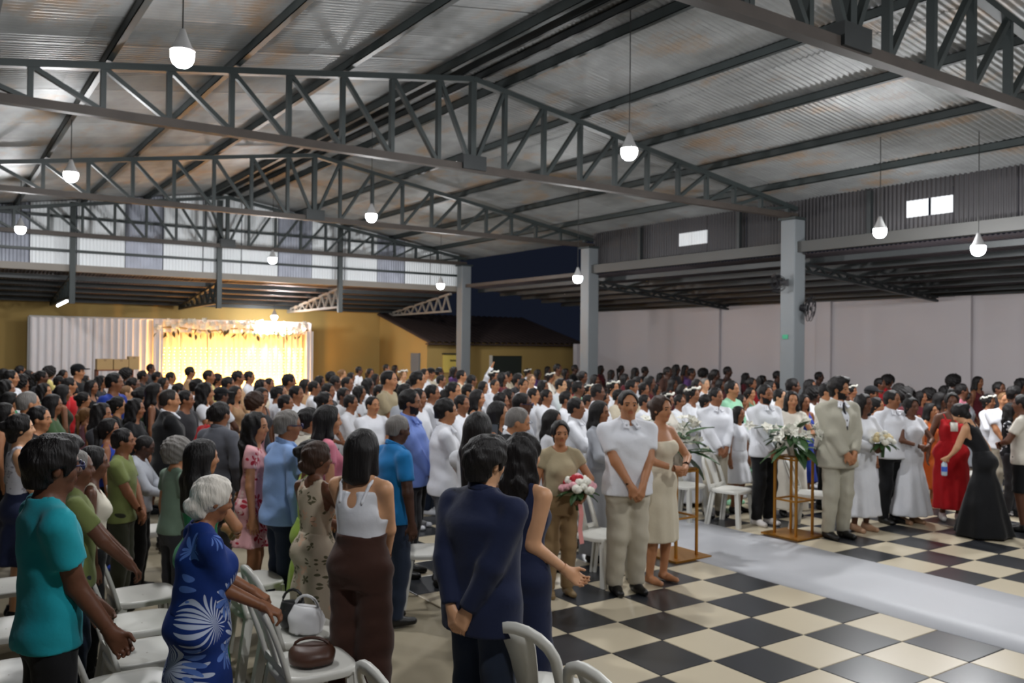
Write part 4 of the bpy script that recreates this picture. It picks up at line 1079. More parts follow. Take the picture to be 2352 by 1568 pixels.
# ---------------------------------------------------------------- white plastic chairs (front of the chair = +x)
mat('plastic', lin(212, 211, 204), .35, spec=.5)
mat('plastic_cool', lin(222, 224, 226), .32, spec=.5)
def ribbon(s, path, w, t, across):
    """flat bar swept along a path: w wide in the plane, t thick; `across` = in-plane side vector per point"""
    base = len(s.v)
    for i, (p, a) in enumerate(zip(path, across)):
        p = np.asarray(p, float); d = np.asarray(path[min(i + 1, len(path) - 1)], float) - np.asarray(path[max(i - 1, 0)], float); d /= np.linalg.norm(d)
        a = np.asarray(a, float); a = a - d * (a @ d); a /= np.linalg.norm(a); n = np.cross(d, a); wi = w[i] if hasattr(w, '__len__') else w
        for x, y in ((-1, -1), (1, -1), (1, 1), (-1, 1)): s.v.append(tuple(p + a * wi / 2 * x + n * t / 2 * y))
    for i in range(len(path) - 1):
        for k in range(4): s.f.append((base + i * 4 + k, base + i * 4 + (k + 1) % 4, base + i * 4 + 4 + (k + 1) % 4, base + i * 4 + 4 + k)); s.m.append(0)
    s.f.append((base + 3, base + 2, base + 1, base)); s.m.append(0); e = base + (len(path) - 1) * 4; s.f.append((e, e + 1, e + 2, e + 3)); s.m.append(0)
def chair_parts():
    out = []
    s = MB(); n = 28; rings = []
    for rr, z in ((1., .405), (1.02, .43), (.985, .446), (.85, .440), (.45, .432), (.02, .430)):
        rings.append([((.215 * rr) * math.copysign(abs(math.cos(a)) ** .55, math.cos(a)), (.215 * rr) * math.copysign(abs(math.sin(a)) ** .55, math.sin(a)), z) for a in [2 * math.pi * k / n for k in range(n)]])
    for r_ in rings: s.v += r_
    for i in range(len(rings) - 1):
        for k in range(n): s.f.append((i * n + k, i * n + (k + 1) % n, (i + 1) * n + (k + 1) % n, (i + 1) * n + k)); s.m.append(0)
    out.append(('seat', s.mesh('seat', M['plastic'], True), (0, 0, 0)))
    for sx in (1, -1):
        for sy in (1, -1):
            s = MB(); top = np.array((sx * .175, sy * .175, .42)); bot = np.array((sx * .21 - (.03 if sx < 0 else 0), sy * .205, 0))
            s.bar(bot, top, .055, .022, (1, 0, 0)); s.bar(bot + np.array((-sx * .02, -sy * 0, 0)), top + np.array((-sx * .02, 0, 0)), .022, .055, (1, 0, 0))
            out.append(('leg', s.mesh('leg', M['plastic']), (0, 0, 0)))
    def bx(z): return -.185 - .10 * ((z - .42) / .42) - .05 * ((z - .42) / .42) ** 2
    path, acr = [], []
    for t in np.linspace(0, 1, 6): z = .41 + .30 * t; path.append((bx(z), .20 - .012 * t, z)); acr.append((0, 1, 0))
    for a in np.linspace(.2, math.pi - .2, 9): z = .70 + .15 * math.sin(a); path.append((bx(z), .188 * math.cos(a), z)); acr.append((0, math.cos(a), math.sin(a)))
    for t in np.linspace(1, 0, 6): z = .41 + .30 * t; path.append((bx(z), -.20 + .012 * t, z)); acr.append((0, -1, 0))
    s = MB(); ribbon(s, path, .052, .022, acr); out.append(('back_frame', s.mesh('back_frame', M['plastic'], True), (0, 0, 0)))
    s = MB(); zz = np.linspace(.43, .83, 7); ribbon(s, [(bx(z) + .004, 0, z) for z in zz], [.13, .12, .125, .14, .155, .17, .16], .012, [(0, 1, 0)] * 7); out.append(('splat', s.mesh('splat', M['plastic'], True), (0, 0, 0)))
    s = MB(); ribbon(s, [(bx(.47), y, .47) for y in np.linspace(-.19, .19, 5)], .04, .018, [(0, 0, 1)] * 5); out.append(('lower_rail', s.mesh('lower_rail', M['plastic']), (0, 0, 0)))
    return out
CHP = chair_parts(); CHAIRS = []
def img_yaw(phi):
    a = math.radians(phi); fx, fy = math.cos(YAW), math.sin(YAW); rx, ry = _r[0], _r[1]
    return math.atan2(math.cos(a) * ry + math.sin(a) * fy, math.cos(a) * rx + math.sin(a) * fx)
def chair(px, py, phi, lab, cool=False):
    P = on_floor(px, py, .44); e = tag(empty('plastic_chair', (P[0], P[1], 0), img_yaw(phi)), lab, 'chair', 'white plastic chairs')
    for n, me, l in CHP:
        o = link(n, me, frame_ if n in ('splat', 'lower_rail') else e, l)
        if n == 'back_frame': frame_ = o
    CHAIRS.append((P[0], P[1])); return e
chair(328, 1362, 34, 'empty white plastic chair, farthest of three bare seats left of the blue dress')
chair(326, 1426, 32, 'empty white plastic chair, middle of three bare seats left of the blue dress')
chair(338, 1494, 35, 'glossy empty white plastic chair, closest of three bare seats left of the blue dress')
chair(300, 1575, 34, 'white plastic chair cut by the bottom edge left of the blue dress')
chair(14, 1440, 34, 'white plastic chair at the left picture edge beside the teal shirt hem')
chair(20, 1545, 32, 'white plastic chair at the lower left picture corner behind the teal shirt')
chair(5, 1345, 34, 'white plastic chair at the left picture edge behind the teal shirt')
chair(608, 1382, 34, 'white plastic chair with bare seat between the blue and the lime dress')
chair(574, 1330, 36, 'white plastic chair behind the blue leaf dress, under the pink floral dress')
chair(716, 1520, 32, 'white plastic chair with a brown bag on its seat at lower left')
chair(692, 1446, 34, 'white plastic chair with a black and white bag on its seat')
chair(1262, 1586, 58, 'white plastic chair at the bottom edge right of the navy jumpsuit')
chair(1484, 1720, 34, 'white plastic chair with only its arched back showing before the chequered floor')
chair(1010, 1718, 34, 'white plastic chair back cut by the bottom edge before the brown trousers')
chair(985, 1262, 8, 'white plastic chair between the blue polo and the navy shirt')
chair(1378, 1224, -42, 'white plastic chair right of the beige knit top, behind the white polo')
chair(1680, 1122, -40, 'white plastic chair beside the khaki trousers across the aisle')
chair(1868, 1132, -30, 'white plastic chair between the orchid stand and the beige suit')
chair(1575, 1112, -45, 'white plastic chair behind the aisle orchids, left of the khaki trousers')
chair(2140, 1060, -30, 'white plastic chair between the white dress and the red dress')
chair(2225, 1085, -30, 'white plastic chair behind the red dress by the black dress')
chair(238, 1130, 34, 'white plastic chair behind the olive green t-shirt with folded hands')
chair(338, 1215, 30, 'white plastic chair in front of the olive green t-shirt with folded hands')
chair(445, 1060, 30, 'white plastic chair beside the wide black jacket')
# ---------------------------------------------------------------- boxes on a wooden shelf by the curtain
mat('cardboard', lin(176, 146, 100), .8, var=.08); mat('wood', lin(124, 66, 40), .6, var=.25, vscale=8.); mat('tape', lin(150, 120, 78), .4)
sh = tag(empty('wooden_shelf', (-18.1, -.72, 0)), 'reddish wooden shelf stacked with boxes in front of the white curtain', 'shelf')
for y in (-.40, .40):
    s = MB(); s.box((-.2, y - .02, 0), (.2, y + .02, 1.5)); s.build('side_panel', M['wood'], sh)
for z in (.05, .55, 1.05, 1.48):
    s = MB(); s.box((-.2, -.42, z), (.2, .42, z + .03)); s.build('board', M['wood'], sh)
def cbox(y, z, w, d, h, lab):
    e = tag(empty('cardboard_box', (-18.1, y, z)), lab, 'box', 'cardboard boxes on the shelf')
    s = MB(); s.box((-d / 2, -w / 2, 0), (d / 2, w / 2, h)); s.build('carton', M['cardboard'], e, bevel=.006); s = MB(); s.box((-d / 2 - .002, -.03, h - .06), (d / 2 + .002, .03, h + .002)); s.build('tape', M['tape'], e)
cbox(-.95, 1.51, .36, .3, .27, 'brown cardboard box at the left end on top of the wooden shelf'); cbox(-.58, 1.51, .34, .3, .26, 'brown cardboard box in the middle on top of the wooden shelf'); cbox(-.28, 1.51, .24, .3, .33, 'taller brown cardboard box at the right end on top of the shelf')
cbox(-.85, 1.08, .36, .3, .25, 'brown cardboard box inside the wooden shelf, upper compartment'); cbox(-.85, .58, .36, .3, .25, 'brown cardboard box inside the wooden shelf, lower compartment')
# ---------------------------------------------------------------- fans on the column, small sign, bracket lamp
mat('fan_black', lin(30, 30, 34), .4, .3)
def wall_fan(P, n, lab, r=.24):
    e = tag(empty('wall_fan', tuple(P)), lab, 'fan', 'fans on the column'); n = np.asarray(n, float); n /= np.linalg.norm(n)
    Q = Vector(n).to_track_quat('Z', 'Y'); e.rotation_mode = 'QUATERNION'; e.rotation_quaternion = Q
    s = MB()
    for rr, z in ((r, 0), (r * .97, .05), (r * .6, .085), (r * .6, -.05)): s.tube([(rr * math.cos(a), rr * math.sin(a), z) for a in np.linspace(0, 2 * math.pi, 25)[:-1]], .006, 5, closed=True)
    for k in range(16):
        a = 2 * math.pi * k / 16; s.tube([(.05 * math.cos(a), .05 * math.sin(a), .09), (r * .6 * math.cos(a), r * .6 * math.sin(a), .085), (r * math.cos(a), r * math.sin(a), 0), (.06 * math.cos(a), .06 * math.sin(a), -.07)], .003, 4)
    s.build('cage', M['fan_black'], e)
    for k in range(3):
        a = 2 * math.pi * k / 3; s = MB(); u = np.array((math.cos(a), math.sin(a), 0)); w = np.array((-math.sin(a), math.cos(a), 0)); z = np.array((0, 0, 1))
        s.add([u * .03 - w * .02, u * .2 - w * .07 + z * .02, u * .2 + w * .07 - z * .02, u * .03 + w * .02], [(0, 1, 2, 3)]); s.add([u * .03 - w * .02 + z * .004, u * .2 - w * .07 + z * .024, u * .2 + w * .07 - z * .016, u * .03 + w * .02 + z * .004], [(3, 2, 1, 0)]); s.build('blade', M['fan_black'], e)
    s = MB(); s.tube([(0, 0, -.16), (0, 0, -.02)], .06, 12); s.build('motor', M['fan_black'], e); s = MB(); s.tube([(0, 0, -.12), (0, 0, -.26)], .02, 8); s.build('bracket', M['fan_black'], e)
wall_fan((-4.86, 8.98, 2.95), (.8, .35, -.1), 'black wall fan on the right side of the closest grey column'); wall_fan((-5.22, 8.56, 3.42), (.15, -1, -.25), 'black wall fan high on the face of the closest grey column', .15)
mat('sign_green', lin(40, 150, 110), .5)
s = MB(); s.box((-.06, -.01, -.04), (.06, 0, .04)); tag(s.build('exit_marker', M['sign_green'], loc=(-5.2, 8.735, 2.42)), 'tiny green marker plate fixed on the closest grey column', 'sign')
# ---------------------------------------------------------------- bags on the seats
def bag(P, rz, m, size, lab, nm='handbag'):
    e = tag(empty(nm, tuple(P), rz), lab, 'bag'); w, d, h = size
    f = Field(np.array((-w, -d, -.01)), np.array((w, d, h * 1.3)), .012); f.loft([(0, 0, w * .40, d * .46), (h * .5, 0, w * .43, d * .46), (h * .85, 0, w * .38, d * .30), (h, 0, w * .34, d * .15)], 0, z0=0, z1=h); f.wrinkle(.004, 3, 14, 16); f.planecut(2, 0, False)
    v, q = f.mesh(); link('bag_body', mesh_data('bag_body', v, q, [M[m]]), e)
    s = MB(); s.tube([(.32 * w * math.cos(a), 0, h * .9 + .5 * h * math.sin(a)) for a in np.linspace(0, math.pi, 9)], .009, 6); s.build('strap', M[m], e)
    s = MB(); s.box((-.03, -d * .34, h * .62), (.03, -d * .30, h * .70)); s.build('clasp', M['stand_gold'], e)
mat('leather_brown', lin(70, 40, 26), .45); mat('leather_black', lin(24, 24, 26), .4); mat('leather_white', lin(212, 212, 214), .5)
Pb = on_floor(716, 1520, .44); bag((Pb[0], Pb[1], .448), 1., 'leather_brown', (.30, .24, .09), 'flat brown leather bag lying on the closest white chair')
Pb = on_floor(704, 1450, .44); bag((Pb[0], Pb[1], .448), .6, 'leather_white', (.26, .22, .15), 'white bag with dark strap on the chair behind the brown bag')
Pb = on_floor(672, 1440, .44); bag((Pb[0], Pb[1], .448), .9, 'leather_black', (.20, .18, .16), 'small black bag on the chair beside the white bag')
# ---------------------------------------------------------------- people
PEOPLE = []; HANDS = {}
def hor(x): return 784.6 + x * 24.12 / 2352.
def place(px, py, z):
    P = at(px, py, z); return P
def person(key, px, py, z, phi, label, q=None, **D):
    """px, py: top of the head in the photograph, z: depth of the figure"""
    P = at(px, py, z); D['h'] = float(P[2]) - .015; D.setdefault('seed', int(px) % 97)
    if q is None: q = (.013, .0075, .0065, .0115) if z < 5.2 else ((.018, .009, .008, .015) if z < 9 else (.022, .0105, .009, .019))
    yaw = img_yaw(phi) - math.atan((px - 1176) / FPX); e = tag(empty('person', (P[0], P[1], 0), yaw), label, 'person', D.pop('group', 'standing guests'))
    worn = None
    for n, me in person_parts(D, q):
        o = link(n, me, worn if worn is not None and n in ('collar', 'strap', 'name_card', 'tie') else e)
        if n in ('shirt', 't_shirt', 'dress', 'suit_jacket', 'camisole', 'sleeveless_top', 'blouse'): worn = o
    J = figure(D); fn = pose_after(D); sc = D['h'] / 1.75; c, s_ = math.cos(yaw), math.sin(yaw)
    H = {}
    for sd, nm in ((1, 'L'), (-1, 'R')):
        E, W, cu, n = J['arm'][sd]; d = (W - E) / np.linalg.norm(W - E); nn = n - d * (n @ d); nn /= np.linalg.norm(nn)
        p = fn((W + d * .075 + nn * .03)[None])[0] * sc; H[nm] = np.array((P[0] + p[0] * c - p[1] * s_, P[1] + p[0] * s_ + p[1] * c, p[2]))
    HANDS[key] = (H, yaw); PEOPLE.append((P[0], P[1])); 
    return e
G = 'guests standing in the left rows'
person('teal', 117, 1003, 3.7, 12, 'person in a teal t-shirt and glasses gripping a chair back at lower left', sex='m', top='tee', top_col='teal', bottom='trousers', bot_col='black', hair='thick', skin=4, glasses=1, wide=.92, armR=((.20, -.21, .93), (-.6, -.8, 0), .75, (0, 1, -.4)), armL=((.24, .20, .95), (-.6, .8, 0), .75, (0, -1, -.4)), head_yaw=-4, hem=.87, loose=.022, group=G)
person('lace', 46, 950, 6.7, 2, 'person in a white lace sleeveless top and navy skirt at the left edge', sex='f', top='tank', top_col='lace', bottom='skirt', bot_col='navy', hair='bun', skin=1, arms='clasp', head_nod=-4, group=G)
person('darkleft', 88, 931, 7.5, -20, 'person in dark shirt looking over the shoulder of the white lace top', sex='m', top='tee', top_col='black', bottom='trousers', bot_col='black', hair='short', skin=2, group=G)
person('oldolive', 172, 1030, 5.0, 4, 'person in a dull olive t-shirt half hidden behind the teal shirt', sex='m', top='tee', top_col='olive', bottom='trousers', bot_col='jeans', hair='buzz', hair_col='grey', skin=4, armR='rest', armL='rest', group=G)
person('whiteprint', 212, 1024, 5.6, 0, 'person in white sleeveless print top, bare arm lowered, behind the teal shirt', sex='f', top='tank', top_col='whiteflower', bottom='trousers', bot_col='black', hair='pony', skin=4, arms='down', group=G)
person('boy', 281, 982, 7.0, -14, 'small person in an olive green t-shirt with hands folded before the body', sex='m', top='tee', top_col='olive', bottom='trousers', bot_col='darkolive', hair='short', skin=3, arms='clasp', group=G)
person('smallgrey', 322, 996, 7.5, -10, 'small person in pale grey long sleeves beside the folded hands in olive green', sex='m', top='longblouse', top_col='lightgrey', bottom='trousers', bot_col='black', hair='buzz', skin=5, arms='front', head_nod=20, group=G)
person('blacksuit', 388, 892, 9.0, 8, 'broad person in a black jacket seen from behind in the left rows', sex='m', top='jacket', top_col='black', bottom='trousers', bot_col='black', hair='buzz', hair_col='cut', skin=2, wide=1.25, arms='clasp', head_yaw=-12, group=G)
person('greyback', 504, 921, 7.9, 42, 'person in a dark grey shirt seen from behind, left of the pink floral dress', sex='m', top='shirt', top_col='grey', bottom='trousers', bot_col='charcoal', hair='short', skin=3, arms='down', group=G)
person('redblack', 468, 930, 9.7, 30, 'person in a red top leaning forward behind the dark grey shirt', sex='m', top='tee', top_col='red', bottom='trousers', bot_col='black', hair='short', skin=3, bend=12, group=G)
person('shorthair', 585, 902, 10., 8, 'person in a purple grey print top behind the pink floral dress', sex='f', top='blouse', top_col='mauve', bottom='trousers', bot_col='charcoal', hair='curls', hair_col='brown', skin=1, group=G)
person('pinkfloral', 586, 946, 6.9, -8, 'person in a pink floral dress with one arm bent', sex='f', dress=('blouse', .62, .05), top_col='pinkflower', hair='curly', hair_len=.42, skin=2, armR='down', armL='front', head_yaw=-16, group=G)
person('sagegrey', 405, 1006, 6.4, 26, 'person in a sage green top standing left of the emerald green dress', sex='f', top='blouse', top_col='sage', bottom='trousers', bot_col='charcoal', hair='curls', hair_col='grey', skin=2, head_yaw=-8, group=G)
person('greendress', 462, 1008, 5.3, 30, 'person in an emerald green dress behind the blue leaf dress', sex='f', dress=('tank', .18, .05), top_col='green', hair='straight', hair_len=.22, skin=2, arms='front', head_yaw=-12, group=G)
person('bluefern', 462, 1092, 4.1, 12, 'person in a royal blue dress with white leaf print, hand on a chair', sex='f', dress=('tunic', .16, .04), top_col='bluefern', hair='lowbun', hair_col='white', skin=3, wide=1.22, belly=.02, loose=.02, armR=((.30, -.20, 1.06), (-.7, -.8, -.3), .8, (0, 0, -1)), armL=((.33, .12, 1.06), (-.5, 1, -.4), .8, (0, 0, -1)), head_nod=8, pleat=.03, lean=3, group=G)
person('lightblue', 652, 940, 6.55, 20, 'person in a light blue long sleeved shirt seen from behind, wearing glasses', sex='m', top='shirt', top_col='lightblue', bottom='trousers', bot_col='jeans', hair='short', hair_col='grey', skin=3, wide=1.15, belly=.02, glasses=1, armR='down', armL='front', head_yaw=-14, lean=2, group=G)
person('whitepattern', 708, 934, 7.3, 18, 'person in a pale floral shirt right of the light blue shirt', sex='m', top='shirt', top_col='whiteflower', bottom='trousers', bot_col='charcoal', hair='short', hair_col='black', skin=2, group=G)
person('pinktop', 752, 930, 6.9, 8, 'person in a plain pink top above the beige floral dress', sex='f', top='blouse', top_col='pink', bottom='trousers', bot_col='charcoal', hair='long', hair_len=.16, skin=2, group=G)
person('limedress', 712, 1010, 6.2, 14, 'person in a lime green dress almost hidden behind the beige floral dress', sex='f', dress=('tank', .05, .08), top_col='lime', hair='bun', skin=3, group=G)
person('beigefloral', 726, 1013, 5.6, 40, 'person in a sleeveless beige dress with floral skirt seen from behind', sex='f', dress=('tank', .10, .04), top_col='beigeflower', hair='lowbun', hair_col='brown', skin=4, arms='front', head_yaw=-22, group=G)
person('whitecami', 832, 985, 4.95, 56, 'person in a white camisole and brown trousers seen from behind', sex='f', top='cami', top_col='white', bottom='wide', bot_col='brown', leg_loose=.018, waist=1.14, tucked=1, hem=1.10, hair='bob', skin=1, wide=1.18, arms='clasp', group=G)
person('bluepolo', 908, 950, 6.7, 24, 'person in a bright blue polo shirt, arms hanging, seen from behind', sex='m', top='polo', top_col='blue', bottom='trousers', bot_col='jeans', hair='buzz', hair_col='grey', skin=5, wide=1.1, arms='down', head_nod=8, group=G)
person('lavender', 940, 893, 8.1, -16, 'person in a lavender blue long sleeved shirt, hands clasped', sex='m', top='shirt', top_col='lavender', bottom='trousers', bot_col='charcoal', hair='short', skin=3, beard=1, wide=1.25, belly=.04, arms='clasp', group=G)
person('whitepolo2', 1022, 913, 7.8, 4, 'person in a white short sleeved polo beside the raised phone', sex='m', top='polo', top_col='white', bottom='trousers', bot_col='grey', hair='short', skin=2, wide=1.12, arms='clasp', group=G)
person('phoneup', 1098, 946, 6.0, 62, 'person in white long sleeves lifting a phone to the face, seen from behind', sex='f', top='longblouse', top_col='white', bottom='trousers', bot_col='charcoal', hair='straight', hair_len=.42, skin=2, armL='phone', armR='clasp', group=G)
person('navyshirt', 1112, 1004, 4.25, 48, 'person in a dark navy shirt with hands behind the back', sex='m', top='shirt', top_col='navy', bottom='trousers', bot_col='jeans', hair='thick', skin=1, wide=1.2, arms='back', hem=.80, head_yaw=-10, group=G)
person('navysuit', 1200, 994, 4.8, 52, 'person in a sleeveless navy jumpsuit seen from behind, one forearm out', sex='f', top='tank', top_col='navy', bottom='wide', bot_col='navy', waist=1.1, hair='curly', hair_len=.36, hair_col='black', skin=1, wide=1.1, armL='down', armR=((.10, -.26, .98), (-.7, -.7, 0), .6, (0, 1, 0)), head_yaw=-14, group=G)
person('baldsuit', 1178, 931, 6.9, -4, 'person in a black suit and white shirt looking down behind the navy jumpsuit', sex='m', top='jacket', top_col='black', bottom='trousers', bot_col='black', hair='buzz', hair_col='grey', skin=2, arms='clasp', head_nod=16, group=G)
person('darkwoman', 1143, 921, 8.3, -14, 'person in dark top just left of the black suit', sex='f', top='blouse', top_col='black', bottom='trousers', bot_col='black', hair='bob', skin=2, group=G)
person('glassman', 1198, 900, 8.8, -10, 'person in glasses and a pale shirt above the black suit', sex='m', top='shirt', top_col='lightgrey', bottom='trousers', bot_col='charcoal', hair='buzz', skin=4, glasses=1, group=G)
G = 'guests along the aisle'
person('beigeset', 1287, 965, 7.5, -70, 'person in a beige knit top and khaki trousers holding a mixed bouquet', sex='f', top='blouse', top_col='beige', bottom='trousers', bot_col='khaki', waist=1.08, tucked=1, hem=1.02, belly=.035, wide=1.12, hair='lowbun', skin=2, armL=((.24, .16, 1.02), (-.2, 1, -.3), .9, (0, -1, 0)), armR='down', shoe_col='gold', head_yaw=-8, group=G)
person('polo', 1443, 895, 7.6, -66, 'person in a white polo shirt and pale trousers, hands clasped, at the aisle edge', sex='m', top='polo', top_col='white', bottom='trousers', bot_col='sand', hair='short', skin=2, beard=0, wide=1.2, arms='clasp', leg_loose=.02, head_yaw=-10, group=G)
person('offdress', 1517, 908, 7.95, -40, 'person in a cream off shoulder dress next to the white polo', sex='f', dress=('off', .40, .02), top_col='cream', hair='bun', hair_col='brown', skin=2, arms='front', shoe='bare', group=G, pleat=.04)
person('whitelong', 1322, 912, 9.4, -16, 'person in a white long sleeved shirt with fist raised to the chest', sex='m', top='shirt', top_col='white', bottom='trousers', bot_col='white', hair='short', skin=3, armL='front', armR='chest', group=G)
person('bobwhite', 1376, 920, 8.75, -24, 'person in a pale grey white dress left of the white polo', sex='f', dress=('longblouse', .10, .06), top_col='lightgrey', hair='long', hair_len=.10, skin=3, arms='front', group=G)
person('blousewoman', 1268, 940, 8.4, -20, 'person in white top behind the beige knit top', sex='f', top='blouse', top_col='white', bottom='trousers', bot_col='white', hair='long', skin=3, group=G)
G = 'guests across the aisle'
person('wreath', 1590, 886, 11.9, -30, 'person in a white gown wearing a flower wreath', sex='f', dress=('longblouse', .06, .10), top_col='white', hair='bun', skin=3, wreath=1, arms='front', group=G)
person('khakiman', 1643, 889, 11.1, -56, 'person in a loose white shirt and khaki trousers with hands clasped across the aisle', sex='m', top='shirt', top_col='white', bottom='trousers', bot_col='sand', hair='short', skin=3, arms='clasp', wide=1.15, head_yaw=18, group=G)
person('girl', 1696, 932, 11.4, -34, 'small person in a short white dress beside the khaki trousers', sex='f', dress=('blouse', .5, .08), top_col='white', hair='long', hair_len=.2, skin=3, group=G)
person('blacktrousers', 1757, 882, 10.6, -46, 'person in a white shirt and black trousers behind the orchid stand', sex='m', top='shirt', top_col='white', bottom='trousers', bot_col='black', hair='short', skin=3, beard=1, arms='clasp', shoe_col='white', wide=1.08, group=G)
person('whitedress', 1818, 898, 11.2, -72, 'person in a white lace dress above the orchids', sex='f', dress=('blouse', .10, .06), top_col='offwhite', hair='curly', hair_len=.12, skin=2, arms='front', group=G)
person('groom', 1925, 866, 9.9, -50, 'person in a beige suit with dark tie, hands clasped', sex='m', top='jacket', top_col='suit', bottom='trousers', bot_col='suit', hair='thick', skin=2, beard=1, tie=1, wide=1.18, arms='clasp', head_yaw=24, group=G)
person('bride', 1982, 904, 10.3, -44, 'person in a white wrap dress holding a bouquet of cream roses', sex='f', dress=('longblouse', .20, .06), top_col='white', hair='curly', hair_len=.12, skin=4, arms='front', head_yaw=16, shoe_col='nude', group=G)
person('whiteblack', 2047, 895, 10.8, -42, 'person in an untucked white shirt and black trousers beside the rose bouquet', sex='m', top='shirt', top_col='white', bottom='trousers', bot_col='black', hair='short', skin=3, wide=1.15, belly=.03, arms='down', head_yaw=18, group=G)
person('whitedress2', 2092, 912, 10.8, -46, 'person in a long white sleeveless dress left of the red dress', sex='f', dress=('blouse', .12, .11), top_col='white', hair='topbun', skin=4, arms='front', shoe_col='nude', group=G)
person('reddress', 2186, 901, 11.0, -80, 'person in a long red strap dress with a white card on the chest', sex='f', dress=('cami', .16, .0), top_col='red', hair='topbun', skin=4, wide=1.15, arms='down', badge=1, shoe_col='white', group=G)
person('blackdress', 2262, 917, 10.1, 162, 'person in a flowing black dress bending towards the red dress with a water bottle', sex='f', dress=('tank', .02, .20), top_col='black', hair='bun', hair_col='black', skin=1, armL='reach', armR='down', bend=22, head_nod=14, group=G)
person('edgeman', 2349, 905, 10.4, 172, 'person in a pale t-shirt cut by the right picture edge', sex='m', top='tee', top_col='offwhite', bottom='shorts', bot_col='black', hair='short', skin=4, arms='front', group=G)
person('behindgroom', 1898, 878, 11.7, -20, 'person in a white shirt half hidden behind the beige suit', sex='m', top='shirt', top_col='offwhite', bottom='trousers', bot_col='black', hair='short', skin=2, group=G)
person('bluewoman', 1846, 905, 12.4, -50, 'person in royal blue behind the orchids and the beige suit', sex='f', dress=('tank', .3, .05), top_col='royal', hair='bob', skin=3, group=G)
# ---------------------------------------------------------------- the crowd behind: a set of figures, copied with their own clothes and heights
QC = (.026, .0095, None, .023)
PROTO = {}
def proto(key, **D):
    D['h'] = 1.75; D.setdefault('top_col', 'white'); D.setdefault('bot_col', 'black'); D.setdefault('skin', 3); D['collar'] = False
    PROTO[key] = person_parts(D, QC)
proto('m_shirt', sex='m', top='shirt', bottom='trousers', arms='clasp', hair='short', head_yaw=0, wide=1.05)
proto('m_tee', sex='m', top='tee', bottom='trousers', arms='down', hair='short', head_yaw=14)
proto('m_buzz', sex='m', top='polo', bottom='trousers', arms='clasp', hair='buzz', wide=1.15, belly=.03)
proto('m_suit', sex='m', top='jacket', bottom='trousers', arms='down', hair='short', head_yaw=-8)
proto('m_phone', sex='m', top='shirt', bottom='trousers', armR='raise', armL='down', hair='short')
proto('m_cap', sex='m', top='tee', bottom='trousers', arms='front', hair='short', cap='black')
proto('f_long', sex='f', dress=('tank', .3, .05), arms='down', hair='long', hair_len=.3)
proto('f_blouse', sex='f', top='blouse', bottom='trousers', arms='clasp', hair='curly', hair_len=.25, head_yaw=10)
proto('f_bun', sex='f', dress=('blouse', .2, .06), arms='front', hair='bun')
proto('f_afro', sex='f', top='tee', bottom='trousers', arms='clasp', hair='afro', wide=1.1)
proto('f_pony', sex='f', top='tank', bottom='trousers', arms='down', hair='pony', head_yaw=-12)
proto('f_bob', sex='f', top='longblouse', bottom='trousers', arms='front', hair='bob')
proto('f_wreath', sex='f', dress=('longblouse', .06, .08), arms='front', hair='bun', wreath=1)
proto('m_clap', sex='m', top='shirt', bottom='trousers', arms='front', hair='buzz', head_nod=-4)
words_top = {'shirt': 'shirt', 'tee': 't-shirt', 'polo': 'polo', 'jacket': 'jacket'}
GARMENT = {'m_shirt': 'long sleeved shirt', 'm_tee': 't-shirt', 'm_buzz': 'polo shirt', 'm_suit': 'jacket', 'm_phone': 'shirt, one arm raised', 'm_cap': 't-shirt and cap', 'f_long': 'sleeveless dress', 'f_blouse': 'blouse', 'f_bun': 'short sleeved dress', 'f_afro': 't-shirt', 'f_pony': 'sleeveless top', 'f_bob': 'long sleeved blouse', 'f_wreath': 'dress and flower wreath', 'm_clap': 'shirt, hands joined'}
ZONES = [(0, 70, 'by bare left wall'), (70, 225, 'before white curtain half'), (225, 345, 'by boxed shelf'), (345, 520, 'before glow left half'), (520, 712, 'before glow right half'), (712, 985, 'before wall beyond curtain'),
         (985, 1110, 'around farthest column'), (1110, 1310, 'before house door'), (1310, 1420, 'around orange column'), (1420, 1640, 'by white wall end'), (1640, 1800, 'left of fan column'), (1800, 1960, 'around fan column'), (1960, 2150, 'behind rose bouquet couple'), (2150, 2400, 'behind red dress')]
CROWD = []   # px, py(head top), figure, clothes colour, skin, facing, hair colour
def C_(px, py, fig, col, sk=3, phi=-20, hc='black', h=None): CROWD.append([px, py, fig, col, sk, phi, hc, h])
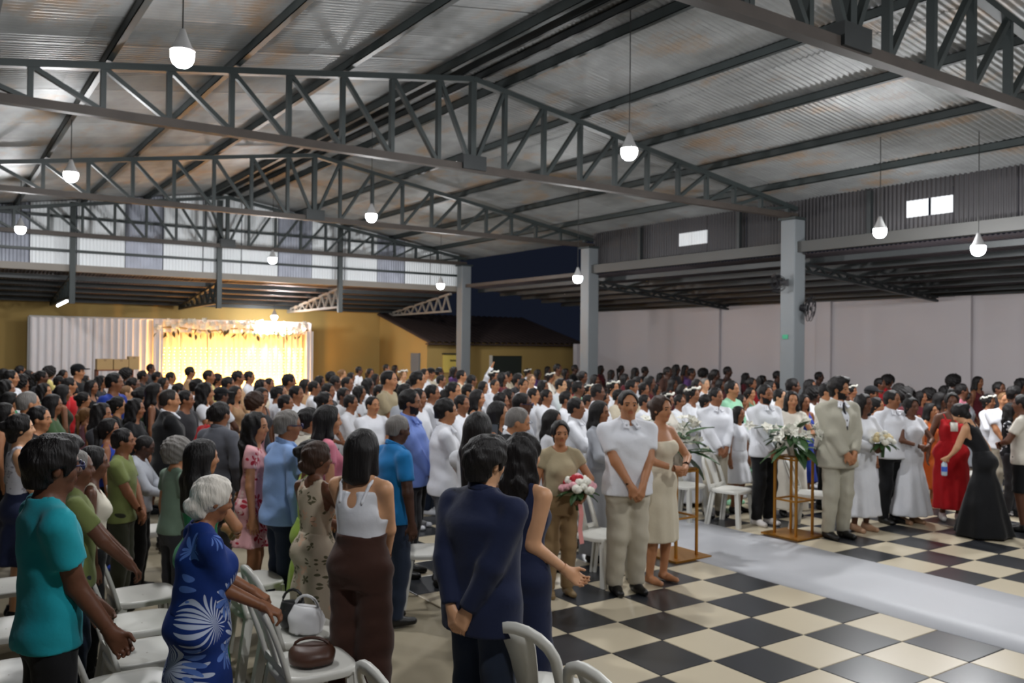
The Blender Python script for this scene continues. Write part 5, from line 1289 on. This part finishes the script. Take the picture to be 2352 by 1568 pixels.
# left block
for a in [(8, 846, 'f_long', 'red'), (24, 849, 'm_tee', 'white', 2), (46, 839, 'm_tee', 'red', 3), (82, 856, 'f_blouse', 'black'), (113, 844, 'f_afro', 'yellow', 3, 10), (145, 849, 'f_pony', 'charcoal', 3), (178, 836, 'm_cap', 'black', 2), (158, 866, 'm_tee', 'red', 2), (50, 864, 'f_afro', 'lightgrey', 3), (143, 883, 'f_long', 'darkolive', 3, 15), (191, 900, 'f_bun', 'brown', 2),
          (197, 936, 'f_pony', 'mauve', 2, 8, 'dyed', 1.32), (22, 900, 'f_bob', 'black', 2), (63, 897, 'm_buzz', 'lightgrey', 2, 0, 'grey'), (289, 848, 'f_afro', 'black', 4), (290, 884, 'm_buzz', 'cream', 1, -10, 'fair'), (270, 910, 'f_bun', 'black', 2, -10), (327, 850, 'm_tee', 'black', 4), (346, 835, 'm_shirt', 'charcoal', 4), (361, 852, 'm_buzz', 'tan', 3), (323, 889, 'f_bun', 'moss', 2, 20), (354, 879, 'f_long', 'black', 3),
          (392, 853, 'm_shirt', 'white', 3), (436, 841, 'm_tee', 'tan', 3), (410, 878, 'm_shirt', 'white', 4), (479, 848, 'm_buzz', 'yellow', 3), (499, 857, 'f_bun', 'brown', 3), (523, 864, 'm_tee', 'white', 3), (546, 850, 'm_shirt', 'tan', 3), (572, 851, 'm_shirt', 'white', 3), (599, 870, 'f_blouse', 'cream', 3), (618, 867, 'm_shirt', 'white', 3), (507, 889, 'm_cap', 'white', 4, 20), (540, 886, 'f_long', 'tan', 2), (600, 890, 'f_pony', 'charcoal', 3), (637, 885, 'm_tee', 'white', 3),
          (261, 855, 'm_tee', 'royal', 3), (247, 902, 'm_tee', 'orange', 2, 0, 'black', 1.35), (230, 862, 'f_blouse', 'charcoal', 3), (210, 872, 'f_long', 'black', 3), (100, 880, 'f_blouse', 'sage', 2), (120, 905, 'f_bob', 'moss', 3), (232, 925, 'f_blouse', 'charcoal', 3), (250, 960, 'f_pony', 'royal', 3), (310, 915, 'f_blouse', 'black', 3), (425, 895, 'm_tee', 'charcoal', 3), (452, 868, 'm_shirt', 'white', 2), (12, 872, 'f_blouse', 'green', 3), (135, 862, 'm_tee', 'navy', 4), (65, 850, 'f_pony', 'maroon', 3), (95, 850, 'm_tee', 'charcoal', 4), (195, 862, 'f_blouse', 'maroon', 3), (305, 866, 'm_tee', 'black', 4), (375, 866, 'f_bob', 'brown', 3), (470, 878, 'f_blouse', 'white', 2), (10, 925, 'f_long', 'black', 2)]: C_(*a)
# middle
for a in [(663, 857, 'm_tee', 'tan', 3), (734, 863, 'f_blouse', 'black', 4), (644, 883, 'm_shirt', 'white', 2), (680, 884, 'm_shirt', 'white', 3), (721, 874, 'm_shirt', 'white', 3), (754, 879, 'm_suit', 'charcoal', 3), (786, 848, 'f_bun', 'cream', 1, -30, 'fair'), (806, 855, 'f_blouse', 'white', 3), (797, 864, 'm_buzz', 'white', 3), (824, 841, 'm_tee', 'white', 4), (862, 858, 'f_long', 'charcoal', 4), (887, 836, 'm_tee', 'cream', 3), (892, 849, 'm_buzz', 'beige', 2), (907, 838, 'f_bob', 'brown', 3),
          (925, 848, 'f_wreath', 'cream', 1, -40, 'fair'), (974, 846, 'm_shirt', 'white', 2), (958, 851, 'm_tee', 'white', 2), (989, 845, 'm_cap', 'cream', 3), (1009, 843, 'm_tee', 'white', 4), (1013, 860, 'm_shirt', 'white', 3), (1042, 842, 'f_blouse', 'purple', 4), (1059, 849, 'm_tee', 'cream', 2), (992, 882, 'm_shirt', 'white', 3), (1040, 876, 'm_shirt', 'white', 2), (960, 891, 'm_shirt', 'white', 3), (1083, 860, 'm_shirt', 'skyblue', 3, 10), (1122, 853, 'm_phone', 'white', 2, -20), (1136, 870, 'm_buzz', 'white', 2, -40), (1096, 894, 'f_long', 'black', 2, -10), (1167, 893, 'f_bun', 'brown', 4),
          (789, 889, 'm_shirt', 'white', 4, -30), (855, 908, 'm_buzz', 'white', 2, -40), (770, 862, 'm_tee', 'white', 4), (845, 868, 'f_blouse', 'white', 4), (872, 882, 'm_shirt', 'white', 3), (905, 880, 'f_bun', 'cream', 2), (945, 868, 'm_shirt', 'white', 2), (700, 870, 'f_bob', 'tan', 3), (760, 852, 'm_tee', 'lightgrey', 4), (850, 846, 'f_pony', 'cream', 3), (1025, 893, 'f_blouse', 'mint', 3), (1075, 880, 'm_tee', 'cream', 2), (1060, 905, 'm_shirt', 'white', 3), (930, 880, 'm_tee', 'lightgrey', 3), (1110, 875, 'f_bob', 'white', 2), (655, 905, 'm_shirt', 'white', 3), (805, 905, 'm_shirt', 'white', 3), (825, 885, 'f_blouse', 'white', 3), (745, 900, 'f_bun', 'cream', 3), (1150, 900, 'm_shirt', 'white', 3)]: C_(*a)
# right of the middle
for a in [(1220, 859, 'm_shirt', 'white', 1, -60, 'fair'), (1202, 868, 'm_shirt', 'white', 2, -40), (1288, 868, 'm_shirt', 'white', 1, -30), (1308, 872, 'f_blouse', 'crimson', 3), (1327, 874, 'm_tee', 'mint', 4), (1348, 881, 'f_wreath', 'cream', 2, -20), (1372, 881, 'm_shirt', 'white', 4), (1408, 873, 'f_wreath', 'white', 2, -40), (1450, 871, 'm_shirt', 'cream', 3), (1464, 864, 'm_shirt', 'white', 3), (1427, 839, 'f_pony', 'black', 5), (1380, 839, 'f_blouse', 'maroon', 5), (1404, 849, 'f_bob', 'charcoal', 5), (1459, 844, 'f_long', 'black', 5), (1481, 841, 'm_tee', 'charcoal', 5), (1320, 837, 'm_tee', 'black', 5), (1299, 846, 'f_blouse', 'purple', 4), (1280, 835, 'm_tee', 'tan', 4), (1258, 841, 'f_bob', 'brown', 4),
          (1533, 842, 'm_tee', 'brown', 5), (1553, 837, 'f_blouse', 'charcoal', 5), (1574, 838, 'f_long', 'purple', 4), (1588, 845, 'm_tee', 'purple', 4), (1615, 848, 'f_afro', 'charcoal', 4), (1642, 848, 'f_pony', 'black', 5), (1671, 841, 'm_shirt', 'brown', 5), (1713, 856, 'f_blouse', 'maroon', 4), (1618, 867, 'm_buzz', 'white', 1, -40, 'grey'), (1680, 873, 'm_shirt', 'mint', 2, -40), (1726, 867, 'f_bun', 'crimson', 3), (1724, 889, 'f_pony', 'mint', 2, -30, 'black', 1.5), (1506, 881, 'f_blouse', 'cream', 3), (1530, 900, 'f_wreath', 'offwhite', 3), (1568, 882, 'f_bob', 'brown', 3), (1517, 856, 'f_blouse', 'mauve', 4), (1492, 863, 'f_long', 'maroon', 4), (1247, 873, 'f_blouse', 'brown', 3), (1190, 856, 'm_tee', 'charcoal', 3), (1168, 853, 'f_bun', 'cream', 3), (1154, 855, 'f_blouse', 'maroon', 3), (1134, 850, 'f_wreath', 'white', 3), (1366, 860, 'f_blouse', 'maroon', 4), (1338, 852, 'f_bun', 'black', 4), (1264, 854, 'f_wreath', 'offwhite', 3),
          (1235, 848, 'f_blouse', 'purple', 4), (1212, 846, 'f_wreath', 'white', 3), (1545, 868, 'f_long', 'maroon', 4), (1600, 870, 'm_shirt', 'white', 3), (1655, 870, 'f_bob', 'maroon', 4), (1478, 878, 'f_bun', 'white', 3), (1435, 858, 'f_bob', 'maroon', 4), (1255, 893, 'm_shirt', 'white', 3), (1300, 897, 'm_shirt', 'white', 3), (1385, 897, 'f_bun', 'white', 3), (1225, 890, 'm_shirt', 'white', 2), (1350, 905, 'm_shirt', 'white', 3), (1560, 905, 'm_shirt', 'white', 3), (1620, 905, 'f_bun', 'white', 3), (1700, 905, 'm_shirt', 'white', 3), (1480, 905, 'm_shirt', 'white', 3), (1420, 893, 'm_tee', 'cream', 3)]: C_(*a)
# far right
for a in [(1785, 851, 'm_tee', 'black', 5), (1790, 892, 'm_shirt', 'white', 1, -40), (1860, 871, 'f_blouse', 'crimson', 3), (1881, 853, 'm_tee', 'brown', 5), (1869, 890, 'f_afro', 'white', 4), (1954, 882, 'f_wreath', 'white', 3), (2001, 886, 'm_cap', 'charcoal', 3), (2012, 912, 'f_bun', 'white', 2), (2020, 867, 'm_tee', 'crimson', 4), (2039, 863, 'f_afro', 'red', 4), (2080, 893, 'f_afro', 'maroon', 4), (2115, 897, 'f_blouse', 'maroon', 3), (2134, 894, 'f_afro', 'charcoal', 3), (2159, 900, 'f_long', 'black', 4), (2190, 863, 'f_afro', 'black', 4), (2208, 880, 'm_tee', 'pink', 4), (2246, 864, 'f_long', 'maroon', 3), (2294, 876, 'm_suit', 'charcoal', 4), (2306, 900, 'm_buzz', 'white', 2, -60, 'fair'), (2221, 900, 'f_bun', 'lightgrey', 4), (2137, 925, 'f_long', 'orange', 2), (2330, 885, 'm_tee', 'charcoal', 4), (2270, 905, 'f_wreath', 'white', 3), (2345, 868, 'f_blouse', 'maroon', 4), (2322, 925, 'f_blouse', 'blackwhite', 3), (1935, 895, 'f_bob', 'black', 4), (1750, 862, 'f_blouse', 'charcoal', 4), (1820, 868, 'm_tee', 'charcoal', 4), (1768, 873, 'f_bob', 'white', 3), (2065, 880, 'f_blouse', 'charcoal', 4), (2170, 885, 'f_blouse', 'brown', 3)]: C_(*a)
taken = list(PEOPLE) + CHAIRS + [(P3[0], P3[1])]; cr = random.Random(11)
for px, py, fig, col, sk, phi, hc, h in sorted(CROWD, key=lambda a: -a[1]):
    fem = fig[0] == 'f'; base = h or (cr.uniform(1.56, 1.68) if fem else cr.uniform(1.66, 1.78)); drop = py - hor(px); best = None
    for tr in range(60):
        hh = base + (0 if tr == 0 else cr.uniform(-.11, .11)); z = (CAM[2] - hh) * FPX / max(drop, 8); zmin = 6.6 if px < 400 and drop > 105 else (10.2 if px < 1200 else 11.4); z = max(z, zmin + (0 if tr == 0 else cr.uniform(0, 1.6))); P = at(px, py, z)
        inside = P[0] > -20.0 and P[1] < 13.4 and not (P[0] < -18.0 and P[1] > 8.0) and not any(abs(P[0] - cx_) < .5 and abs(P[1] - 8.9) < .5 for cx_ in (-5.17, -11.17, -17.17)) and not (1.85 < P[1] < 3.65 and P[0] > -13)
        if not inside: z = min(z, 24.); 
        P = at(px, py, z); hh = P[2]
        dmin = min((P[0] - a) ** 2 + (P[1] - b) ** 2 for a, b in taken) ** .5
        sc_ = min(dmin, .55) - (0 if inside else .3)
        if best is None or sc_ > best[0]: best = (sc_, P.copy(), hh)
        if sc_ >= .52: break
    _, P, hh = best
    if hh < 1.2: continue
    taken.append((P[0], P[1])); k = (hh - .015) / 1.75
    zi = next(i for i, (a, b, t) in enumerate(ZONES) if a <= px < b)
    e = empty('person', (P[0], P[1], 0), img_yaw(phi + cr.uniform(-14, 14)) - math.atan((px - 1176) / FPX)); e.scale = (k, k, k)
    e['category'] = 'person'; e['group'] = 'crowd of guests at the back'; e['_z'] = zi; e['_x'] = px; e['_y'] = py; e['_g'] = fig; e['_c'] = col
    for n, me in PROTO[fig]:
        o = link(n, me, e)
        def slot(i, m): o.material_slots[i].link = 'OBJECT'; o.material_slots[i].material = m
        if n == 'body': slot(0, skin(sk)); slot(2, hairmat(hc)); slot(3, lipmat(sk))
        elif n == 'hair': slot(0, hairmat(hc))
        elif n in ('trousers', 'skirt'): slot(0, cloth(cr.choice(['black', 'jeans', 'charcoal', 'navy', 'sand', 'khaki'])))
        elif n in ('cap', 'flower_wreath') or (fig == 'm_suit' and n == 'shirt'): pass
        else: slot(0, cloth(col))
NUM = ['first', 'second', 'third', 'fourth', 'fifth', 'sixth', 'seventh', 'eighth', 'ninth', 'tenth', 'eleventh', 'twelfth', 'thirteenth', 'fourteenth', 'fifteenth', 'sixteenth', 'seventeenth', 'eighteenth', 'nineteenth', 'twentieth']
SAY = {'lightgrey': 'pale grey', 'offwhite': 'off white', 'darkolive': 'dark olive', 'skyblue': 'sky blue', 'royal': 'royal blue', 'blackwhite': 'black and white', 'moss': 'moss green', 'mint': 'mint green', 'sage': 'sage green', 'navy': 'navy blue'}
folk = [o for o in COL.objects if o.get('_g')]
for zi, (a, b, txt) in enumerate(ZONES):
    mem = sorted([o for o in folk if o['_z'] == zi], key=lambda o: o['_x']); seen = {}
    for o in mem: seen.setdefault((o['_c'], GARMENT[o['_g']]), []).append(o)
    for (c, g), L in seen.items():
        for i, o in enumerate(L):
            o['label'] = 'person in %s %s %s' % (SAY.get(c, c), g, txt) if len(L) == 1 else 'person in %s %s, %s such from left, %s' % (SAY.get(c, c), g, NUM[i], txt)
for o in folk:
    for k in ('_z', '_x', '_y', '_g', '_c'): del o[k]
# ---------------------------------------------------------------- things held in the hands
mat('phone_black', lin(18, 18, 20), .25); mat('bottle_clear', lin(190, 205, 220), .15); mat('bottle_label', lin(70, 110, 210), .5); mat('petal_pink', lin(236, 176, 184), .7); mat('petal_red', lin(180, 24, 40), .7); mat('petal_cream', lin(226, 208, 160), .7); mat('ribbon_pink', lin(226, 150, 146), .5); mat('fan_white', lin(214, 218, 232), .5)
ROSE = {k: rose_mesh('petal_' + k) for k in ('pink', 'red', 'cream', 'white')}
def bouquet(P, lab, cols, seed, ribbon=True, k=1.):
    r = random.Random(seed); e = tag(empty('bouquet', tuple(P)), lab, 'bouquet')
    for i in range(22):
        u = (i + .5) / 22; a = i * 2.4; rr = .115 * k * math.sqrt(u); z = .14 * k - .09 * k * u
        o = link('rose', ROSE[r.choice(cols)], e, (rr * math.cos(a), rr * math.sin(a), z + r.uniform(-.01, .01)), (r.uniform(-.6, .6), r.uniform(-.6, .6), a)); o.scale = (k * r.uniform(.9, 1.3),) * 3
    for i in range(12):
        a = 6.28 * i / 12; o = link('leaf', LEAF_S, e, (.05 * math.cos(a), .05 * math.sin(a), .03), (0, r.uniform(-.3, .5), a)); o.scale = (k,) * 3
    s = MB(); s.tube([(0, 0, -.12), (0, 0, .06)], [.018, .03], 8); s.build('stems', M['leaf'], e)
    if ribbon:
        s = MB(); ribbon_(s); s.build('ribbon', M['ribbon_pink'], e)
def ribbon_(s):
    ribbon(s, [(.02, 0, -.04), (.035, .01, -.15), (.03, .0, -.28), (.045, .01, -.40)], .045, .004, [(0, 1, 0)] * 4)
bouquet(HANDS['beigeset'][0]['L'] + np.array((0, 0, .05)), 'round bouquet of pink, red and white roses with a pink ribbon', ['pink', 'red', 'white', 'cream', 'white'], 4, True, 1.15)
b1 = (HANDS['bride'][0]['L'] + HANDS['bride'][0]['R']) / 2; bouquet(b1 + np.array((.05, .0, .03)), 'round bouquet of cream roses held by the white wrap dress', ['cream', 'white', 'cream'], 7, False, 1.1)
def phone(P, yaw, lab):
    e = tag(empty('phone', tuple(P), yaw), lab, 'phone'); s = MB(); s.box((-.005, -.037, -.075), (.005, .037, .075)); s.build('case', M['phone_black'], e, bevel=.003); s = MB(); s.box((-.0065, -.033, -.068), (-.0052, .033, .068)); s.build('screen', M['window_grey'], e)
phone(HANDS['phoneup'][0]['L'] + np.array((0, 0, .03)), HANDS['phoneup'][1], 'dark phone lifted by the person in white long sleeves')
def bottle(P, lab):
    e = tag(empty('water_bottle', tuple(P)), lab, 'bottle', 'small water bottles')
    s = MB(); s.tube([(0, 0, -.19), (0, 0, -.18), (0, 0, -.05), (0, 0, -.02), (0, 0, .0)], [.028, .033, .033, .015, .013], 12); s.build('bottle_body', M['bottle_clear'], e, smooth=True)
    s = MB(); s.tube([(0, 0, -.14), (0, 0, -.08)], .0338, 12); s.build('wrapper', M['bottle_label'], e); s = MB(); s.tube([(0, 0, 0), (0, 0, .015)], .015, 10); s.build('cap', M['trim_white'], e)
bottle(HANDS['blackdress'][0]['L'], 'water bottle held out towards the red dress'); bottle(HANDS['blackdress'][0]['R'], 'water bottle hanging from the hand against the black dress')
e = tag(empty('hand_fan', tuple(HANDS['beigeset'][0]['R']), img_yaw(-20)), 'round white hand fan between the navy jumpsuit and the beige knit top', 'fan')
s = MB(); s.tube([(0, 0, -.10), (0, 0, .02)], .007, 6); s.build('fan_handle', M['fan_white'], e); s = MB(); s.tube([(.0, -.003, .10), (0, .003, .10)], .09, 20); s.build('fan_disc', M['fan_white'], e)
